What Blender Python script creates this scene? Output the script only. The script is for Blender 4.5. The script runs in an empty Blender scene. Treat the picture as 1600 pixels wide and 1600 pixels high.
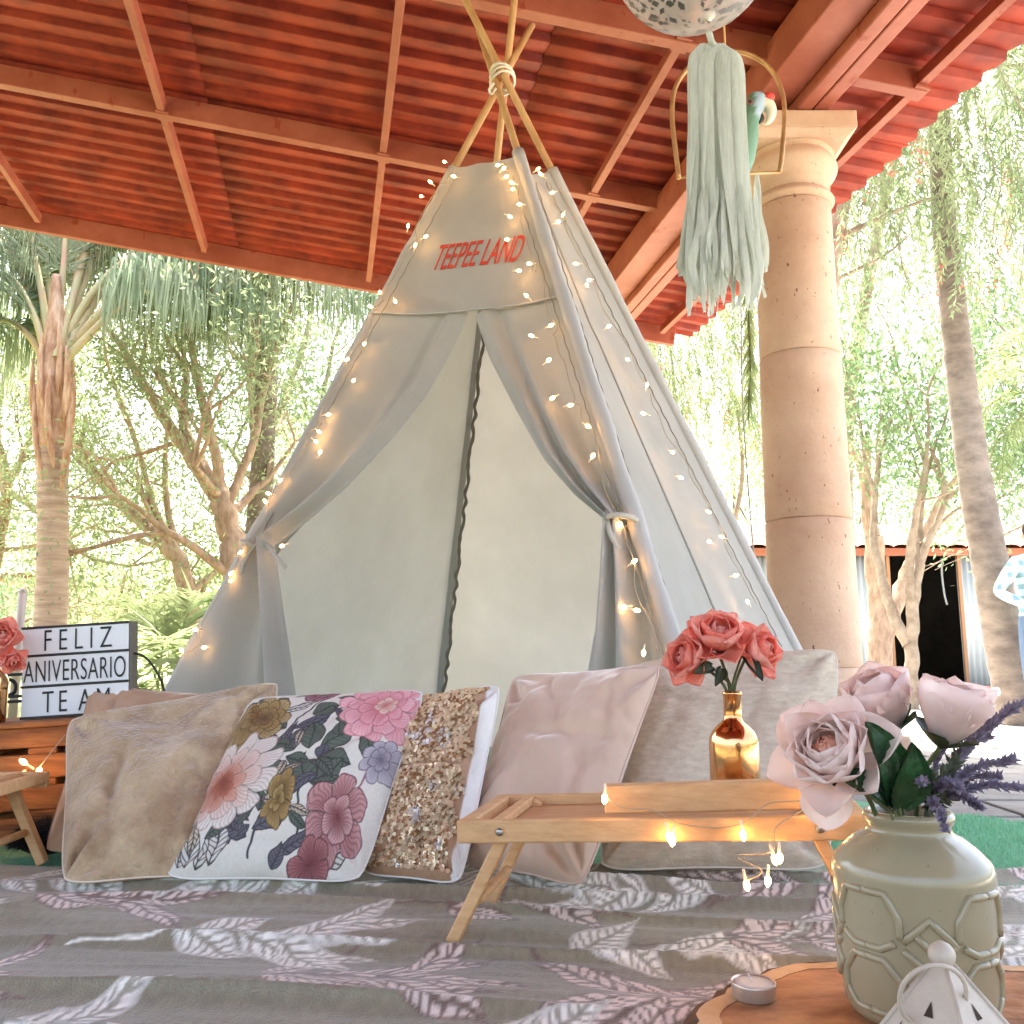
import bpy, math, random
import numpy as np
from mathutils import Vector, Matrix, Quaternion

sc = bpy.context.scene
rnd = random.Random(7)
nr = np.random.default_rng(11)
R = math.radians

# ------------------------------------------------------------------ camera
FPX, PITCH, EYE = 1400.0, math.atan(222 / 1400), 0.46
cam = bpy.data.cameras.new('camera'); cam.sensor_width = 36; cam.lens = 36 * FPX / 1600
cam.clip_start = 0.02; cam.clip_end = 500
camo = bpy.data.objects.new('camera', cam); sc.collection.objects.link(camo)
camo.location = (0, 0, EYE); camo.rotation_euler = (math.pi / 2 + PITCH, 0, 0)
sc.camera = camo
# ------------------------------------------------------------------ sky, sun, exposure
SUN_TRAVEL = Vector((0.08, -0.50, -1.15)).normalized()
w = bpy.data.worlds.new('World'); sc.world = w; w.use_nodes = True
wn = w.node_tree; bg = wn.nodes['Background']
sky = wn.nodes.new('ShaderNodeTexSky'); sky.sky_type = 'NISHITA'; sky.sun_disc = False
sky.sun_elevation = math.asin(-SUN_TRAVEL.z); sky.sun_rotation = math.atan2(-SUN_TRAVEL.x, -SUN_TRAVEL.y)
sky.air_density = 1.0; sky.dust_density = 5.0; sky.ozone_density = 1.0
wn.links.new(sky.outputs[0], bg.inputs[0]); bg.inputs[1].default_value = 0.15
sl = bpy.data.lights.new('sun', 'SUN'); sl.energy = 3.7; sl.angle = R(0.6); sl.color = (1, .98, .955)
slo = bpy.data.objects.new('sun', sl); sc.collection.objects.link(slo)
slo.rotation_euler = SUN_TRAVEL.to_track_quat('-Z', 'Y').to_euler(); slo.location = (-8, -8, 20)
vs = sc.view_settings; vs.view_transform = 'Standard'; vs.look = 'None'; vs.gamma = 1; vs.exposure = 2.92
vs.use_curve_mapping = False
vs.use_white_balance = True; vs.white_balance_temperature = 6900; vs.white_balance_tint = 6
sc.render.engine = 'CYCLES'
cy = sc.cycles; cy.use_denoising = True; cy.denoising_prefilter = 'ACCURATE'; cy.max_bounces = 7; cy.diffuse_bounces = 5; cy.glossy_bounces = 3
cy.transmission_bounces = 3; cy.transparent_max_bounces = 8; cy.caustics_reflective = False; cy.caustics_refractive = False
cy.sample_clamp_indirect = 6; cy.use_light_tree = False; cy.use_adaptive_sampling = True; cy.adaptive_threshold = .015

# ------------------------------------------------------------------ helpers
FW = np.array([0, math.cos(PITCH), math.sin(PITCH)]); UPV = np.array([0, -math.sin(PITCH), math.cos(PITCH)])
def ray(u, v): return FW + np.array([(u - 800) / FPX, 0, 0]) - UPV * ((v - 800) / FPX)
def P(u, v, Y):
    r = ray(u, v); return np.array([0, 0, EYE]) + r * (Y / r[1])
def G(u, v, z=0.0):
    r = ray(u, v); return np.array([0, 0, EYE]) + r * ((z - EYE) / r[2])
def onplane(u, v, p0, n):
    r = ray(u, v); o = np.array([0, 0, EYE]); return o + r * (((p0 - o) @ n) / (r @ n))
def unit(v):
    v = np.asarray(v, float); return v / (np.linalg.norm(v) + 1e-12)
def lin(c):
    out = []
    for x in c[:3]:
        x = x / 255.0; out.append(x / 12.92 if x <= .04045 else ((x + .055) / 1.055) ** 2.4)
    return (out[0], out[1], out[2], 1.0)
def linA(a):
    a = np.asarray(a, float) / 255.0
    return np.where(a <= .04045, a / 12.92, ((a + .055) / 1.055) ** 2.4)

def _hash(ix, iy, seed):
    h = (ix.astype(np.int64) * 374761393 + iy.astype(np.int64) * 668265263 + seed * 982451653) & 0xffffffff
    h = ((h ^ (h >> 13)) * 1274126177) & 0xffffffff
    return ((h ^ (h >> 16)) & 0xffff) / 65535.0
def vnoise(x, y, seed=0):
    x = np.asarray(x, float); y = np.asarray(y, float)
    ix = np.floor(x); iy = np.floor(y); fx = x - ix; fy = y - iy
    fx = fx * fx * (3 - 2 * fx); fy = fy * fy * (3 - 2 * fy)
    a = _hash(ix, iy, seed); b = _hash(ix + 1, iy, seed); c = _hash(ix, iy + 1, seed); d = _hash(ix + 1, iy + 1, seed)
    return (a * (1 - fx) + b * fx) * (1 - fy) + (c * (1 - fx) + d * fx) * fy
def fbm(x, y, seed=0, o=3):
    s = 0; a = .5
    for k in range(o):
        s = s + a * vnoise(x * 2 ** k, y * 2 ** k, seed + k); a *= .5
    return s

MATS = {}
def mat(name, col, rough=.6, metal=0.0, col2=None, nscale=6.0, ndetail=4.0, stretch=(1, 1, 1), bump=0.0, bscale=60.0, bstretch=None,
        trans=0.0, attr=None, spec=.5, emit=None, estr=0.0, sheen=0.0, weave=0.0, alpha=None, ramp=(.35, .65), coat=0.0, transmission=0.0, spots=None):
    if name in MATS: return MATS[name]
    m = bpy.data.materials.new(name); m.use_nodes = True; nt = m.node_tree; N = nt.nodes; L = nt.links
    b = N['Principled BSDF']; out = N['Material Output']
    b.inputs['Base Color'].default_value = lin(col); b.inputs['Roughness'].default_value = rough
    b.inputs['Metallic'].default_value = metal; b.inputs['Specular IOR Level'].default_value = spec
    if sheen: b.inputs['Sheen Weight'].default_value = sheen; b.inputs['Sheen Roughness'].default_value = .4
    if coat: b.inputs['Coat Weight'].default_value = coat; b.inputs['Coat Roughness'].default_value = .08
    if transmission: b.inputs['Transmission Weight'].default_value = transmission
    tc = N.new('ShaderNodeTexCoord'); csock = None
    def mapped(st):
        mp = N.new('ShaderNodeMapping'); mp.inputs['Scale'].default_value = st
        L.new(tc.outputs['Object'], mp.inputs[0]); return mp.outputs[0]
    if attr:
        a = N.new('ShaderNodeVertexColor'); a.layer_name = attr; csock = a.outputs[0]
    if col2 is not None:
        nz = N.new('ShaderNodeTexNoise'); nz.inputs['Scale'].default_value = nscale; nz.inputs['Detail'].default_value = ndetail
        nz.inputs['Roughness'].default_value = .62
        L.new(mapped(stretch), nz.inputs['Vector'])
        r = N.new('ShaderNodeValToRGB'); r.color_ramp.elements[0].position = ramp[0]; r.color_ramp.elements[1].position = ramp[1]
        r.color_ramp.elements[0].color = lin(col); r.color_ramp.elements[1].color = lin(col2)
        L.new(nz.outputs['Fac'], r.inputs[0])
        if csock is not None:
            mx = N.new('ShaderNodeMix'); mx.data_type = 'RGBA'; mx.blend_type = 'MULTIPLY'; mx.inputs[0].default_value = 1
            L.new(csock, mx.inputs[6]); L.new(r.outputs[0], mx.inputs[7]); csock = mx.outputs[2]
        else: csock = r.outputs[0]
    if spots:
        scol, sscale, sthr = spots
        vo = N.new('ShaderNodeTexNoise'); vo.inputs['Scale'].default_value = sscale; vo.inputs['Detail'].default_value = 3
        L.new(mapped((1, 1, .55)), vo.inputs['Vector'])
        r = N.new('ShaderNodeValToRGB'); r.color_ramp.elements[0].position = sthr; r.color_ramp.elements[1].position = sthr + .02
        L.new(vo.outputs['Fac'], r.inputs[0])
        mx = N.new('ShaderNodeMix'); mx.data_type = 'RGBA'; L.new(r.outputs[0], mx.inputs[0])
        if csock is not None: L.new(csock, mx.inputs[6])
        else: mx.inputs[6].default_value = lin(col)
        mx.inputs[7].default_value = lin(scol); csock = mx.outputs[2]
    if csock is not None: L.new(csock, b.inputs['Base Color'])
    hs = None
    if bump:
        nz = N.new('ShaderNodeTexNoise'); nz.inputs['Scale'].default_value = bscale; nz.inputs['Detail'].default_value = 5
        L.new(mapped(bstretch or (1, 1, 1)), nz.inputs['Vector']); hs = nz.outputs['Fac']
        bp = N.new('ShaderNodeBump'); bp.inputs['Strength'].default_value = bump; bp.inputs['Distance'].default_value = .01
        L.new(hs, bp.inputs['Height']); L.new(bp.outputs[0], b.inputs['Normal'])
    if weave:
        ws = []
        for ax, rt in (('X', 0), ('Z', 0)):
            wv = N.new('ShaderNodeTexWave'); wv.wave_type = 'BANDS'; wv.bands_direction = ax
            wv.inputs['Scale'].default_value = weave; wv.inputs['Distortion'].default_value = 2.5; wv.inputs['Detail'].default_value = 2
            L.new(tc.outputs['Object'], wv.inputs['Vector']); ws.append(wv.outputs['Fac'])
        ad = N.new('ShaderNodeMath'); ad.operation = 'ADD'; L.new(ws[0], ad.inputs[0]); L.new(ws[1], ad.inputs[1])
        bp2 = N.new('ShaderNodeBump'); bp2.inputs['Strength'].default_value = .35; bp2.inputs['Distance'].default_value = .002
        L.new(ad.outputs[0], bp2.inputs['Height'])
        if bump: L.new(bp.outputs[0], bp2.inputs['Normal'])
        L.new(bp2.outputs[0], b.inputs['Normal'])
    if emit is not None:
        b.inputs['Emission Color'].default_value = lin(emit); b.inputs['Emission Strength'].default_value = estr
    surf = b.outputs[0]
    if trans:
        t = N.new('ShaderNodeBsdfTranslucent')
        if csock is not None: L.new(csock, t.inputs[0])
        else: t.inputs[0].default_value = lin(col)
        mx = N.new('ShaderNodeMixShader'); mx.inputs[0].default_value = trans
        L.new(surf, mx.inputs[1]); L.new(t.outputs[0], mx.inputs[2]); surf = mx.outputs[0]
    if alpha is not None:
        t = N.new('ShaderNodeBsdfTransparent'); mx = N.new('ShaderNodeMixShader'); mx.inputs[0].default_value = alpha
        L.new(t.outputs[0], mx.inputs[1]); L.new(surf, mx.inputs[2]); surf = mx.outputs[0]
    L.new(surf, out.inputs[0]); MATS[name] = m; return m

LOC = {}
def link(o, parent=None):
    sc.collection.objects.link(o)
    if parent is not None:
        o.parent = parent
        if parent.name in LOC: o.matrix_parent_inverse = Matrix.Translation(-LOC[parent.name])
    return o
def tag(o, label=None, cat=None, group=None, kind=None):
    if label: o['label'] = label
    if cat: o['category'] = cat
    if group: o['group'] = group
    if kind: o['kind'] = kind
    return o
def thing(name, label, cat, loc=(0, 0, 0), group=None):
    o = bpy.data.objects.new(name, None); o.empty_display_size = .05; sc.collection.objects.link(o)
    o.location = Vector([float(c) for c in loc]); LOC[o.name] = Vector(o.location); return tag(o, label, cat, group)
def np_mesh(name, V, F, m, parent=None, smooth=True, colors=None):
    V = np.ascontiguousarray(V, dtype=np.float32); F = np.ascontiguousarray(F, dtype=np.int32)
    me = bpy.data.meshes.new(name); k = F.shape[1]
    me.vertices.add(len(V)); me.vertices.foreach_set('co', V.ravel())
    me.loops.add(F.size); me.loops.foreach_set('vertex_index', F.ravel())
    me.polygons.add(len(F)); me.polygons.foreach_set('loop_start', np.arange(0, F.size, k, dtype=np.int32))
    me.update(calc_edges=True)
    if smooth: me.shade_smooth()
    if colors is not None:
        ca = me.color_attributes.new('paint', 'FLOAT_COLOR', 'POINT')
        c4 = np.ones((len(V), 4), np.float32); c4[:, :3] = colors; ca.data.foreach_set('color', c4.ravel())
    if m is not None: me.materials.append(m)
    return link(bpy.data.objects.new(name, me), parent)
def grid_faces(n, m, wrap=False):
    i = np.arange(n - 1)[:, None]; j = np.arange(m - (0 if wrap else 1))[None, :]; j2 = (j + 1) % m
    return np.stack([i * m + j, i * m + j2, (i + 1) * m + j2, (i + 1) * m + j], -1).reshape(-1, 4)
def grid_obj(name, A, m, parent=None, colors=None, wrap=False):
    A = np.asarray(A); n, k, _ = A.shape
    return np_mesh(name, A.reshape(-1, 3), grid_faces(n, k, wrap), m, parent, True, None if colors is None else colors.reshape(-1, 3))

class MB:
    def __init__(s): s.v = []; s.f = []
    def add(s, vs_, fs):
        b = len(s.v); s.v += [tuple(float(c) for c in p) for p in vs_]; s.f += [tuple(b + i for i in f) for f in fs]; return s
    def hexa(s, p):       # 8 points: bottom 4 ccw then top 4
        return s.add(p, [(3, 2, 1, 0), (4, 5, 6, 7), (0, 1, 5, 4), (1, 2, 6, 5), (2, 3, 7, 6), (3, 0, 4, 7)])
    def bar(s, a, b, wd, ht, up=(0, 0, 1), taper=1.0):
        a = np.array(a, float); b = np.array(b, float); d = unit(b - a); x = unit(np.cross(d, up)); z = np.cross(x, d)
        q = []
        for p, k in ((a, 1), (b, taper)):
            q += [p - x * wd * k / 2 - z * ht * k / 2, p + x * wd * k / 2 - z * ht * k / 2, p + x * wd * k / 2 + z * ht * k / 2, p - x * wd * k / 2 + z * ht * k / 2]
        return s.add(q, [(0, 1, 2, 3), (7, 6, 5, 4), (0, 4, 5, 1), (1, 5, 6, 2), (2, 6, 7, 3), (3, 7, 4, 0)])
    def tube(s, pts, rad, n=8, caps=True, closed=False):
        pts = [np.array(p, float) for p in pts]; k = len(pts)
        rad = [rad] * k if np.isscalar(rad) else list(rad)
        b = len(s.v); prev = None
        for i, p in enumerate(pts):
            if closed: t = unit(pts[(i + 1) % k] - pts[i - 1])
            else: t = unit(pts[min(i + 1, k - 1)] - pts[max(i - 1, 0)])
            if prev is None:
                a = np.array([0, 0, 1.0]) if abs(t[2]) < .9 else np.array([1.0, 0, 0]); x = unit(np.cross(t, a))
            else: x = unit(prev - t * (prev @ t))
            y = np.cross(t, x); prev = x
            for j in range(n):
                an = 2 * math.pi * j / n; s.v.append(tuple(p + rad[i] * (math.cos(an) * x + math.sin(an) * y)))
        for i in range(k if closed else k - 1):
            i2 = (i + 1) % k
            for j in range(n): s.f.append((b + i * n + j, b + i * n + (j + 1) % n, b + i2 * n + (j + 1) % n, b + i2 * n + j))
        if caps and not closed:
            s.f.append(tuple(b + j for j in range(n))[::-1]); s.f.append(tuple(b + (k - 1) * n + j for j in range(n)))
        return s
    def lathe(s, prof, c=(0, 0, 0), n=32, q=None, cap=True):
        b = len(s.v); c = np.array(c, float)
        for r, z in prof:
            for j in range(n):
                an = 2 * math.pi * j / n; p = np.array([r * math.cos(an), r * math.sin(an), z])
                if q is not None: p = np.array(q @ Vector(p))
                s.v.append(tuple(p + c))
        k = len(prof)
        for i in range(k - 1):
            for j in range(n): s.f.append((b + i * n + j, b + i * n + (j + 1) % n, b + (i + 1) * n + (j + 1) % n, b + (i + 1) * n + j))
        if cap:
            s.f.append(tuple(b + j for j in range(n))[::-1]); s.f.append(tuple(b + (k - 1) * n + j for j in range(n)))
        return s
    def ball(s, c, r, n=10, m=7, q=None, sc_=(1, 1, 1)):
        prof = [(max(1e-4, math.sin(math.pi * i / m)), -math.cos(math.pi * i / m)) for i in range(m + 1)]
        b = len(s.v); s.lathe(prof, (0, 0, 0), n)
        for i in range(b, len(s.v)):
            p = Vector((s.v[i][0] * r * sc_[0], s.v[i][1] * r * sc_[1], s.v[i][2] * r * sc_[2]))
            if q is not None: p = q @ p
            s.v[i] = tuple(np.array(p) + np.array(c, float))
        return s
    def mesh(s, name):
        me = bpy.data.meshes.new(name); me.from_pydata(s.v, [], s.f); me.update(); return me
    def build(s, name, m, parent=None, smooth=False, bevel=0.0):
        me = s.mesh(name)
        if smooth: me.shade_smooth()
        if m is not None: me.materials.append(m)
        o = link(bpy.data.objects.new(name, me), parent)
        if bevel:
            bm_ = o.modifiers.new('edge', 'BEVEL'); bm_.width = bevel; bm_.segments = 2; bm_.limit_method = 'ANGLE'; bm_.angle_limit = R(40)
        return o
def smooth_path(pts, n=8):
    pts = [np.array(p, float) for p in pts]; out = []
    Q = [2 * pts[0] - pts[1]] + pts + [2 * pts[-1] - pts[-2]]
    for i in range(1, len(Q) - 2):
        for k in range(n):
            t = k / n; p0, p1, p2, p3 = Q[i - 1:i + 3]
            out.append(.5 * ((2 * p1) + (-p0 + p2) * t + (2 * p0 - 5 * p1 + 4 * p2 - p3) * t * t + (-p0 + 3 * p1 - 3 * p2 + p3) * t ** 3))
    out.append(pts[-1]); return out
def interp_path(pts, ts):
    pts = np.array([np.array(p, float) for p in pts]); d = np.r_[0, np.cumsum(np.linalg.norm(np.diff(pts, axis=0), axis=1))]; d /= d[-1]
    return np.stack([np.interp(ts, d, pts[:, k]) for k in range(pts.shape[1])], -1)
def leaf_mesh(C, D, Nn, Ln, Wd):   # rhombic leaves: centre base C, direction D, side normal
    S = np.cross(D, Nn); S /= (np.linalg.norm(S, axis=1, keepdims=True) + 1e-9)
    Ln = Ln[:, None]; Wd = Wd[:, None]
    V = np.stack([C, C + D * Ln * .45 + S * Wd * .5, C + D * Ln, C + D * Ln * .45 - S * Wd * .5], 1).reshape(-1, 3)
    return V, np.arange(len(V)).reshape(-1, 4)
def rdirs(n):
    d = nr.normal(size=(n, 3)); return d / np.linalg.norm(d, axis=1, keepdims=True)

# ------------------------------------------------------------------ materials
m_canvas = mat('canvas', (207, 203, 198), .85, col2=(193, 189, 183), nscale=2.2, ndetail=8, trans=.45, bump=.40, bscale=6, weave=70)
m_wood_pole = mat('pole_wood', (205, 165, 118), .55, col2=(182, 136, 90), nscale=5, stretch=(4, 4, .6), bump=.1)
m_pine = mat('pine_wood', (222, 178, 128), .5, col2=(196, 146, 98), nscale=9, stretch=(.6, 9, 9), bump=.12, bscale=40, bstretch=(.5, 8, 8), ramp=(.3, .75))
m_pallet = mat('pallet_wood', (176, 112, 60), .75, col2=(120, 68, 34), nscale=7, stretch=(.7, 6, 7), bump=.3, bscale=30, bstretch=(.6, 6, 8))
m_red = mat('red_roof_paint', (154, 54, 34), .62, col2=(112, 32, 20), nscale=5, bump=.25, bscale=26, spec=.3)
m_red2 = mat('lit_red_steel_paint', (168, 96, 78), .5, col2=(146, 74, 56), nscale=3, ndetail=9, bump=.25, bscale=30, spec=.35, spots=((146, 66, 46), 11, .66))  # paler than the sheets; light on the undersides is put into this colour
m_stone = mat('pink_cantera_stone', (214, 182, 158), .85, col2=(192, 154, 130), nscale=2.2, ndetail=10, bump=.35, bscale=55, spots=((132, 88, 66), 62, .69))

# ------------------------------------------------------------------ ground
m_soil = mat('garden_soil', (150, 138, 104), .95, col2=(112, 120, 70), nscale=.9, ndetail=8, bump=.5, bscale=14)
m_conc = mat('pale_concrete', (208, 202, 192), .9, col2=(188, 182, 170), nscale=1.4, ndetail=8, bump=.3, bscale=24)
m_slab = mat('grey_paving_stone', (150, 147, 142), .8, col2=(118, 116, 113), nscale=5, ndetail=7, bump=.4, bscale=30)
m_mortar = mat('patio_screed', (104, 100, 94), .95, col2=(88, 84, 78), nscale=8, bump=.4)
tag(np_mesh('ground', [(-90, -60, -.17), (90, -60, -.17), (90, 110, -.17), (-90, 110, -.17)], [(0, 1, 2, 3)], m_soil), kind='structure')
PATIO_EDGE = 5.35
o = MB().hexa([(-9, -7, -.3), (4.3, -7, -.3), (4.3, PATIO_EDGE, -.3), (-9, PATIO_EDGE, -.3), (-9, -7, -.03), (4.3, -7, -.03), (4.3, PATIO_EDGE, -.03), (-9, PATIO_EDGE, -.03)]).build('patio_floor', m_mortar, bevel=.01)
tag(o, kind='structure')
yard = np_mesh('yard_path', [(1.2, PATIO_EDGE + .02, -.165), (4.32, PATIO_EDGE + .02, -.165), (4.32, -12, -.165), (30, -12, -.165), (30, 16.5, -.165), (2.2, 16.5, -.165)], [(0, 1, 2, 3, 4, 5)], m_conc); tag(yard, kind='structure')  # unseen right side widened as pale ground that bounces sunlight onto the tent
# paving stones of the patio, each a piece of the floor
y = 2.35; row = 0
while y < PATIO_EDGE - .1:
    d = .30 + .07 * rnd.random(); x = .25 + (row % 2) * .22
    if y + d > PATIO_EDGE: d = PATIO_EDGE - y - .005
    while x < 3.7:
        wd = .42 + .2 * rnd.random(); g = .012
        zz = rnd.uniform(-.003, .003)
        q = [(x + g, y + g), (x + wd - g, y + g), (x + wd - g, y + d - g), (x + g, y + d - g)]
        q = [(a + rnd.uniform(-.006, .006), b + rnd.uniform(-.006, .006)) for a, b in q]
        MB().hexa([(a, b, -.029) for a, b in q] + [(a, b, zz - .002) for a, b in q]).build('paving_stone', m_slab, o, bevel=.006)
        x += wd
    y += d; row += 1
# artificial turf mat under the tent
m_turf = mat('artificial_turf', (132, 190, 152), .8, col2=(104, 168, 128), nscale=60, bump=.8, bscale=160)
tp = [(-2.6, 1.55), (.86, 1.45), (1.9, 1.62), (1.35, 2.52), (-.2, 4.5), (-2.6, 4.5)]
tm = MB(); k = len(tp)
tm.add([(a, b, .002) for a, b in tp] + [(a, b, .012) for a, b in tp], [tuple(range(k, 2 * k))] + [(i, (i + 1) % k, k + (i + 1) % k, k + i) for i in range(k)])
tm.v = tm.v
to = tm.build('turf_mat', m_turf); tag(to, 'green artificial turf mat spread under the tent and pillows', 'mat')
nb = 26000
bx = nr.uniform(.5, 1.75, nb); by = nr.uniform(1.75, 2.6, nb)
ok_ = (by < 2.52 - np.clip(bx - 1.35, -9, 9) * 1.6) & (by < 4.5 - (bx + .2) * 1.27)
bx, by = bx[ok_], by[ok_]; C = np.stack([bx, by, np.full(len(bx), .011)], 1)
D = rdirs(len(bx)) * .45; D[:, 2] = 1; D /= np.linalg.norm(D, axis=1, keepdims=True)
V, Fc = leaf_mesh(C, D, rdirs(len(bx)), nr.uniform(.010, .018, len(bx)), nr.uniform(.002, .0035, len(bx)))
tag(np_mesh('turf_pile', V, Fc, mat('turf_blade', (150, 206, 170), .6, trans=.2), to, False), kind='stuff')

# ------------------------------------------------------------------ roof over the patio
CV = np.array([.995, .0993]); DV = np.array([-.2004, .9797]); RO = np.array([1.38, 4.15]); SL = .148
def rp(c, d, z): # roof coordinates: c down the slope, d along the beams, z measured at c = 0
    q = RO + CV * c + DV * d; return np.array([q[0], q[1], z - SL * c])
roof = thing('patio_roof', 'terracotta red corrugated patio roof on painted steel beams, seen from below', 'roof', (1.38, 4.15, 3.0))
ZB = 3.15; ZS = 3.275; CL, CR = -10.2, .80
upn = unit((SL, 0, 1))
crosses = [3.08, 1.12, -.32, -1.8, -3.3, -4.8, -6.3, -7.6]
for i, d in enumerate(crosses):
    c1 = .52 if i else .62
    a, b = rp(CL, d, ZB + .062), rp(c1, d, ZB + .062)
    if i == 0: a, b = rp(CL, d + .03, ZB + .055), rp(c1, d + .03, ZB + .055)
    MB().bar(a, b, .065 if i else .055, .124 if i else .16, upn).build('cross_beam', m_red2, roof, bevel=.004)
ds = [3.05] + crosses[1:]
for c in (-7.13, -5.84, -4.55, -3.26, -1.95, -.66, .48):
    for d1, d0 in zip(ds[:-1], ds[1:]):
        a, b = rp(c, d0 + .036, ZB + .045), rp(c, d1 - .036, ZB + .045)
        if c > 0: a, b = a + [0, 0, .01], b + [0, 0, .01]
        MB().bar(a, b, .042, .07, upn).build('rafter', m_red2, roof, bevel=.003)
        # welded cleat where rafter meets beam
        MB().bar(rp(c, d0 - .05, ZB + .010), rp(c, d0 + .05, ZB + .010), .075, .012, upn).build('cleat', m_red2, roof)
# main beam made of two welded channels, carried by the column
ZM = 3.016
for s in (-1, 1):
    a, b = rp(0, -7.7, 0), rp(0, 3.04, 0); off = np.array([CV[0], CV[1], 0]) * s * .040
    a[2] = b[2] = ZM + .115; ch = MB()
    ch.bar(a + off, b + off, .074, .23).build('main_beam_channel', m_red2, roof, bevel=.008)
bw = MB(); a, b = rp(0, -7.7, 0), rp(0, 3.04, 0); off = np.array([CV[0], CV[1], 0]) * -.172; a[2] = b[2] = ZM + .152
bw.bar(a + off, b + off, .186, .20).build('main_beam_web', m_red2, roof, bevel=.006)
# corrugated sheets, each lapping its neighbour; ribs run down the slope to the scalloped edge
PITCHW = .16; nper = 6; sheet_len = [(-10.4, -8.4), (-8.5, -6.5), (-6.6, -4.7), (-4.8, -2.9), (-3.0, -1.1), (-1.2, CR)]  # unseen rows behind and left, extent set to limit light reaching the front
dtop = 3.17; jn = 0
while dtop > -7.7:
    d1 = dtop; d0 = dtop - PITCHW * nper - .06
    for si, (c0, c1) in enumerate(sheet_len):
        nn = (nper * 16) + 6; nc = 9
        dd = np.linspace(d1, d0, nn); cc = np.linspace(c0, c1, nc)
        ph = 2 * np.pi * (dd - 3.17) / PITCHW
        xq = np.mod((dd - 3.17) / PITCHW + 1e-6, 1.0); wv = .042 * (xq ** 1.7 - .5 - .35 * np.clip((xq - .93) / .07, 0, 1)) 
        cg, dg = np.meshgrid(cc, dd, indexing='ij')
        lift = (.004 if jn % 2 else 0) + .005 * (len(sheet_len) - si) + .004 * fbm(cg * 1.3, dg * 1.5, jn + si)
        zz = ZS + np.broadcast_to(wv, cg.shape) + lift + .008 * (vnoise(cg * .7, dg * .5, 5 + jn) - .5)
        edge = 0.0
        if si == len(sheet_len) - 1: cg = cg + (cg > c1 - .01) * (rnd.uniform(-.012, .012))
        A = np.stack([RO[0] + CV[0] * cg + DV[0] * dg, RO[1] + CV[1] * cg + DV[1] * dg, zz - SL * cg], -1)
        so = grid_obj('roof_sheet', A, m_red, roof)
        sm = so.modifiers.new('thick', 'SOLIDIFY'); sm.thickness = .012; sm.offset = 1
    dtop -= PITCHW * nper; jn += 1

# ------------------------------------------------------------------ stone column
CX, CY = 1.387, 4.15
col = thing('stone_column', 'pink cantera stone column of stacked drums with square capital under the red beam', 'column', (CX, CY, -.02))
rb, rt = .205, .182
def drum(z0, z1, name='drum'):
    r0 = rb + (rt - rb) * z0 / 2.6; r1 = rb + (rt - rb) * z1 / 2.6
    pr = [(r0 - .006, z0), (r0, z0 + .006)] + [(r0 + (r1 - r0) * t, z0 + (z1 - z0) * t) for t in (.1, .3, .5, .7, .9)] + [(r1, z1 - .006), (r1 - .006, z1)]
    MB().lathe(pr, (CX, CY, 0), 64).build(name, m_stone, col, True)
zj = [.46, P(1282, 1015, CY)[2] * 0 + 1.07, 1.86, 2.62]
drum(.40, zj[1]); drum(zj[1] + .001, zj[2]); drum(zj[2] + .001, zj[3])
def ring(name, prof): MB().lathe(prof, (CX, CY, 0), 64).build(name, m_stone, col, True)
def torus_prof(r, z, h, bul, n=10): return [(r + bul * math.sin(math.pi * i / n), z + h * i / n) for i in range(n + 1)]
MB().hexa([(CX + a * .29, CY + b * .29, z) for z in (-.02, .12) for a, b in ((-1, -1), (1, -1), (1, 1), (-1, 1))]).build('plinth', m_stone, col, bevel=.012)
ring('base_ring', [(.2, .12)] + torus_prof(.235, .12, .11, .045) + [(.225, .24), (.225, .29)] + torus_prof(.212, .29, .06, .03) + [(.212, .36), (.207, .40)])
ring('neck_ring', [(.17, 2.621)] + torus_prof(.18, 2.622, .05, .022) + [(.182, 2.68)])
ring('capital', [(.17, 2.681), (.182, 2.683), (.184, 2.74)] + torus_prof(.188, 2.75, .13, .036) + [(.20, 2.885), (.21, 2.893)])
q = [(CX + a * s, CY + b * s, z) for s, z in ((.212, 2.893), (.25, 2.925)) for a, b in ((-1, -1), (1, -1), (1, 1), (-1, 1))]
ab = MB().hexa(q); q2 = [(CX + a * .25, CY + b * .25, z) for z in (2.9251, 3.012) for a, b in ((-1, -1), (1, -1), (1, 1), (-1, 1))]
ab.hexa(q2).build('abacus', m_stone, col, bevel=.006)

# ------------------------------------------------------------------ teepee
XC = {}   # pole geometry: base point and crossing point
def img_ground(p0, p1, Y):  # point of an image line whose ground depth is Y
    best = None
    for v in np.linspace(1090, 1360, 541):
        u = p0[0] + (p1[0] - p0[0]) * (v - p0[1]) / (p1[1] - p0[1]); g = G(u, v)
        if best is None or abs(g[1] - Y) < best[0]: best = (abs(g[1] - Y), g)
    return best[1]
POL = {'LF': ((783, 128), (270, 1075), 3.25, 3.56, 38), 'RF': ((771, 118), (1050, 993), 2.22, 3.50, 48), 'RB': ((787, 118), (1240, 1010), 3.75, 3.46, -70), 'LB': ((791, 118), (685, 1090), 4.85, 3.60, -90)}
tee = thing('teepee_tent', 'large off-white canvas teepee tent with tied-back door flaps and red lettering', 'tent', (0, 3.4, 0))
for k, (c, b, Yb, Yc, vtop) in POL.items():
    base = img_ground(c, b, Yb); cr = P(c[0], c[1], Yc); d = cr - base
    best = min((abs((lambda q: 800 - FPX * ((q - [0, 0, EYE]) @ UPV) / ((q - [0, 0, EYE]) @ FW))(base + d * t) - vtop), t) for t in np.linspace(.9, 1.35, 300))
    top = base + d * best[1]; XC[k] = (base, cr, top, d)
    MB().tube([base, cr, top], [.0155, .0155, .0155], 14).build('pole', m_wood_pole, tee, True)
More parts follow.
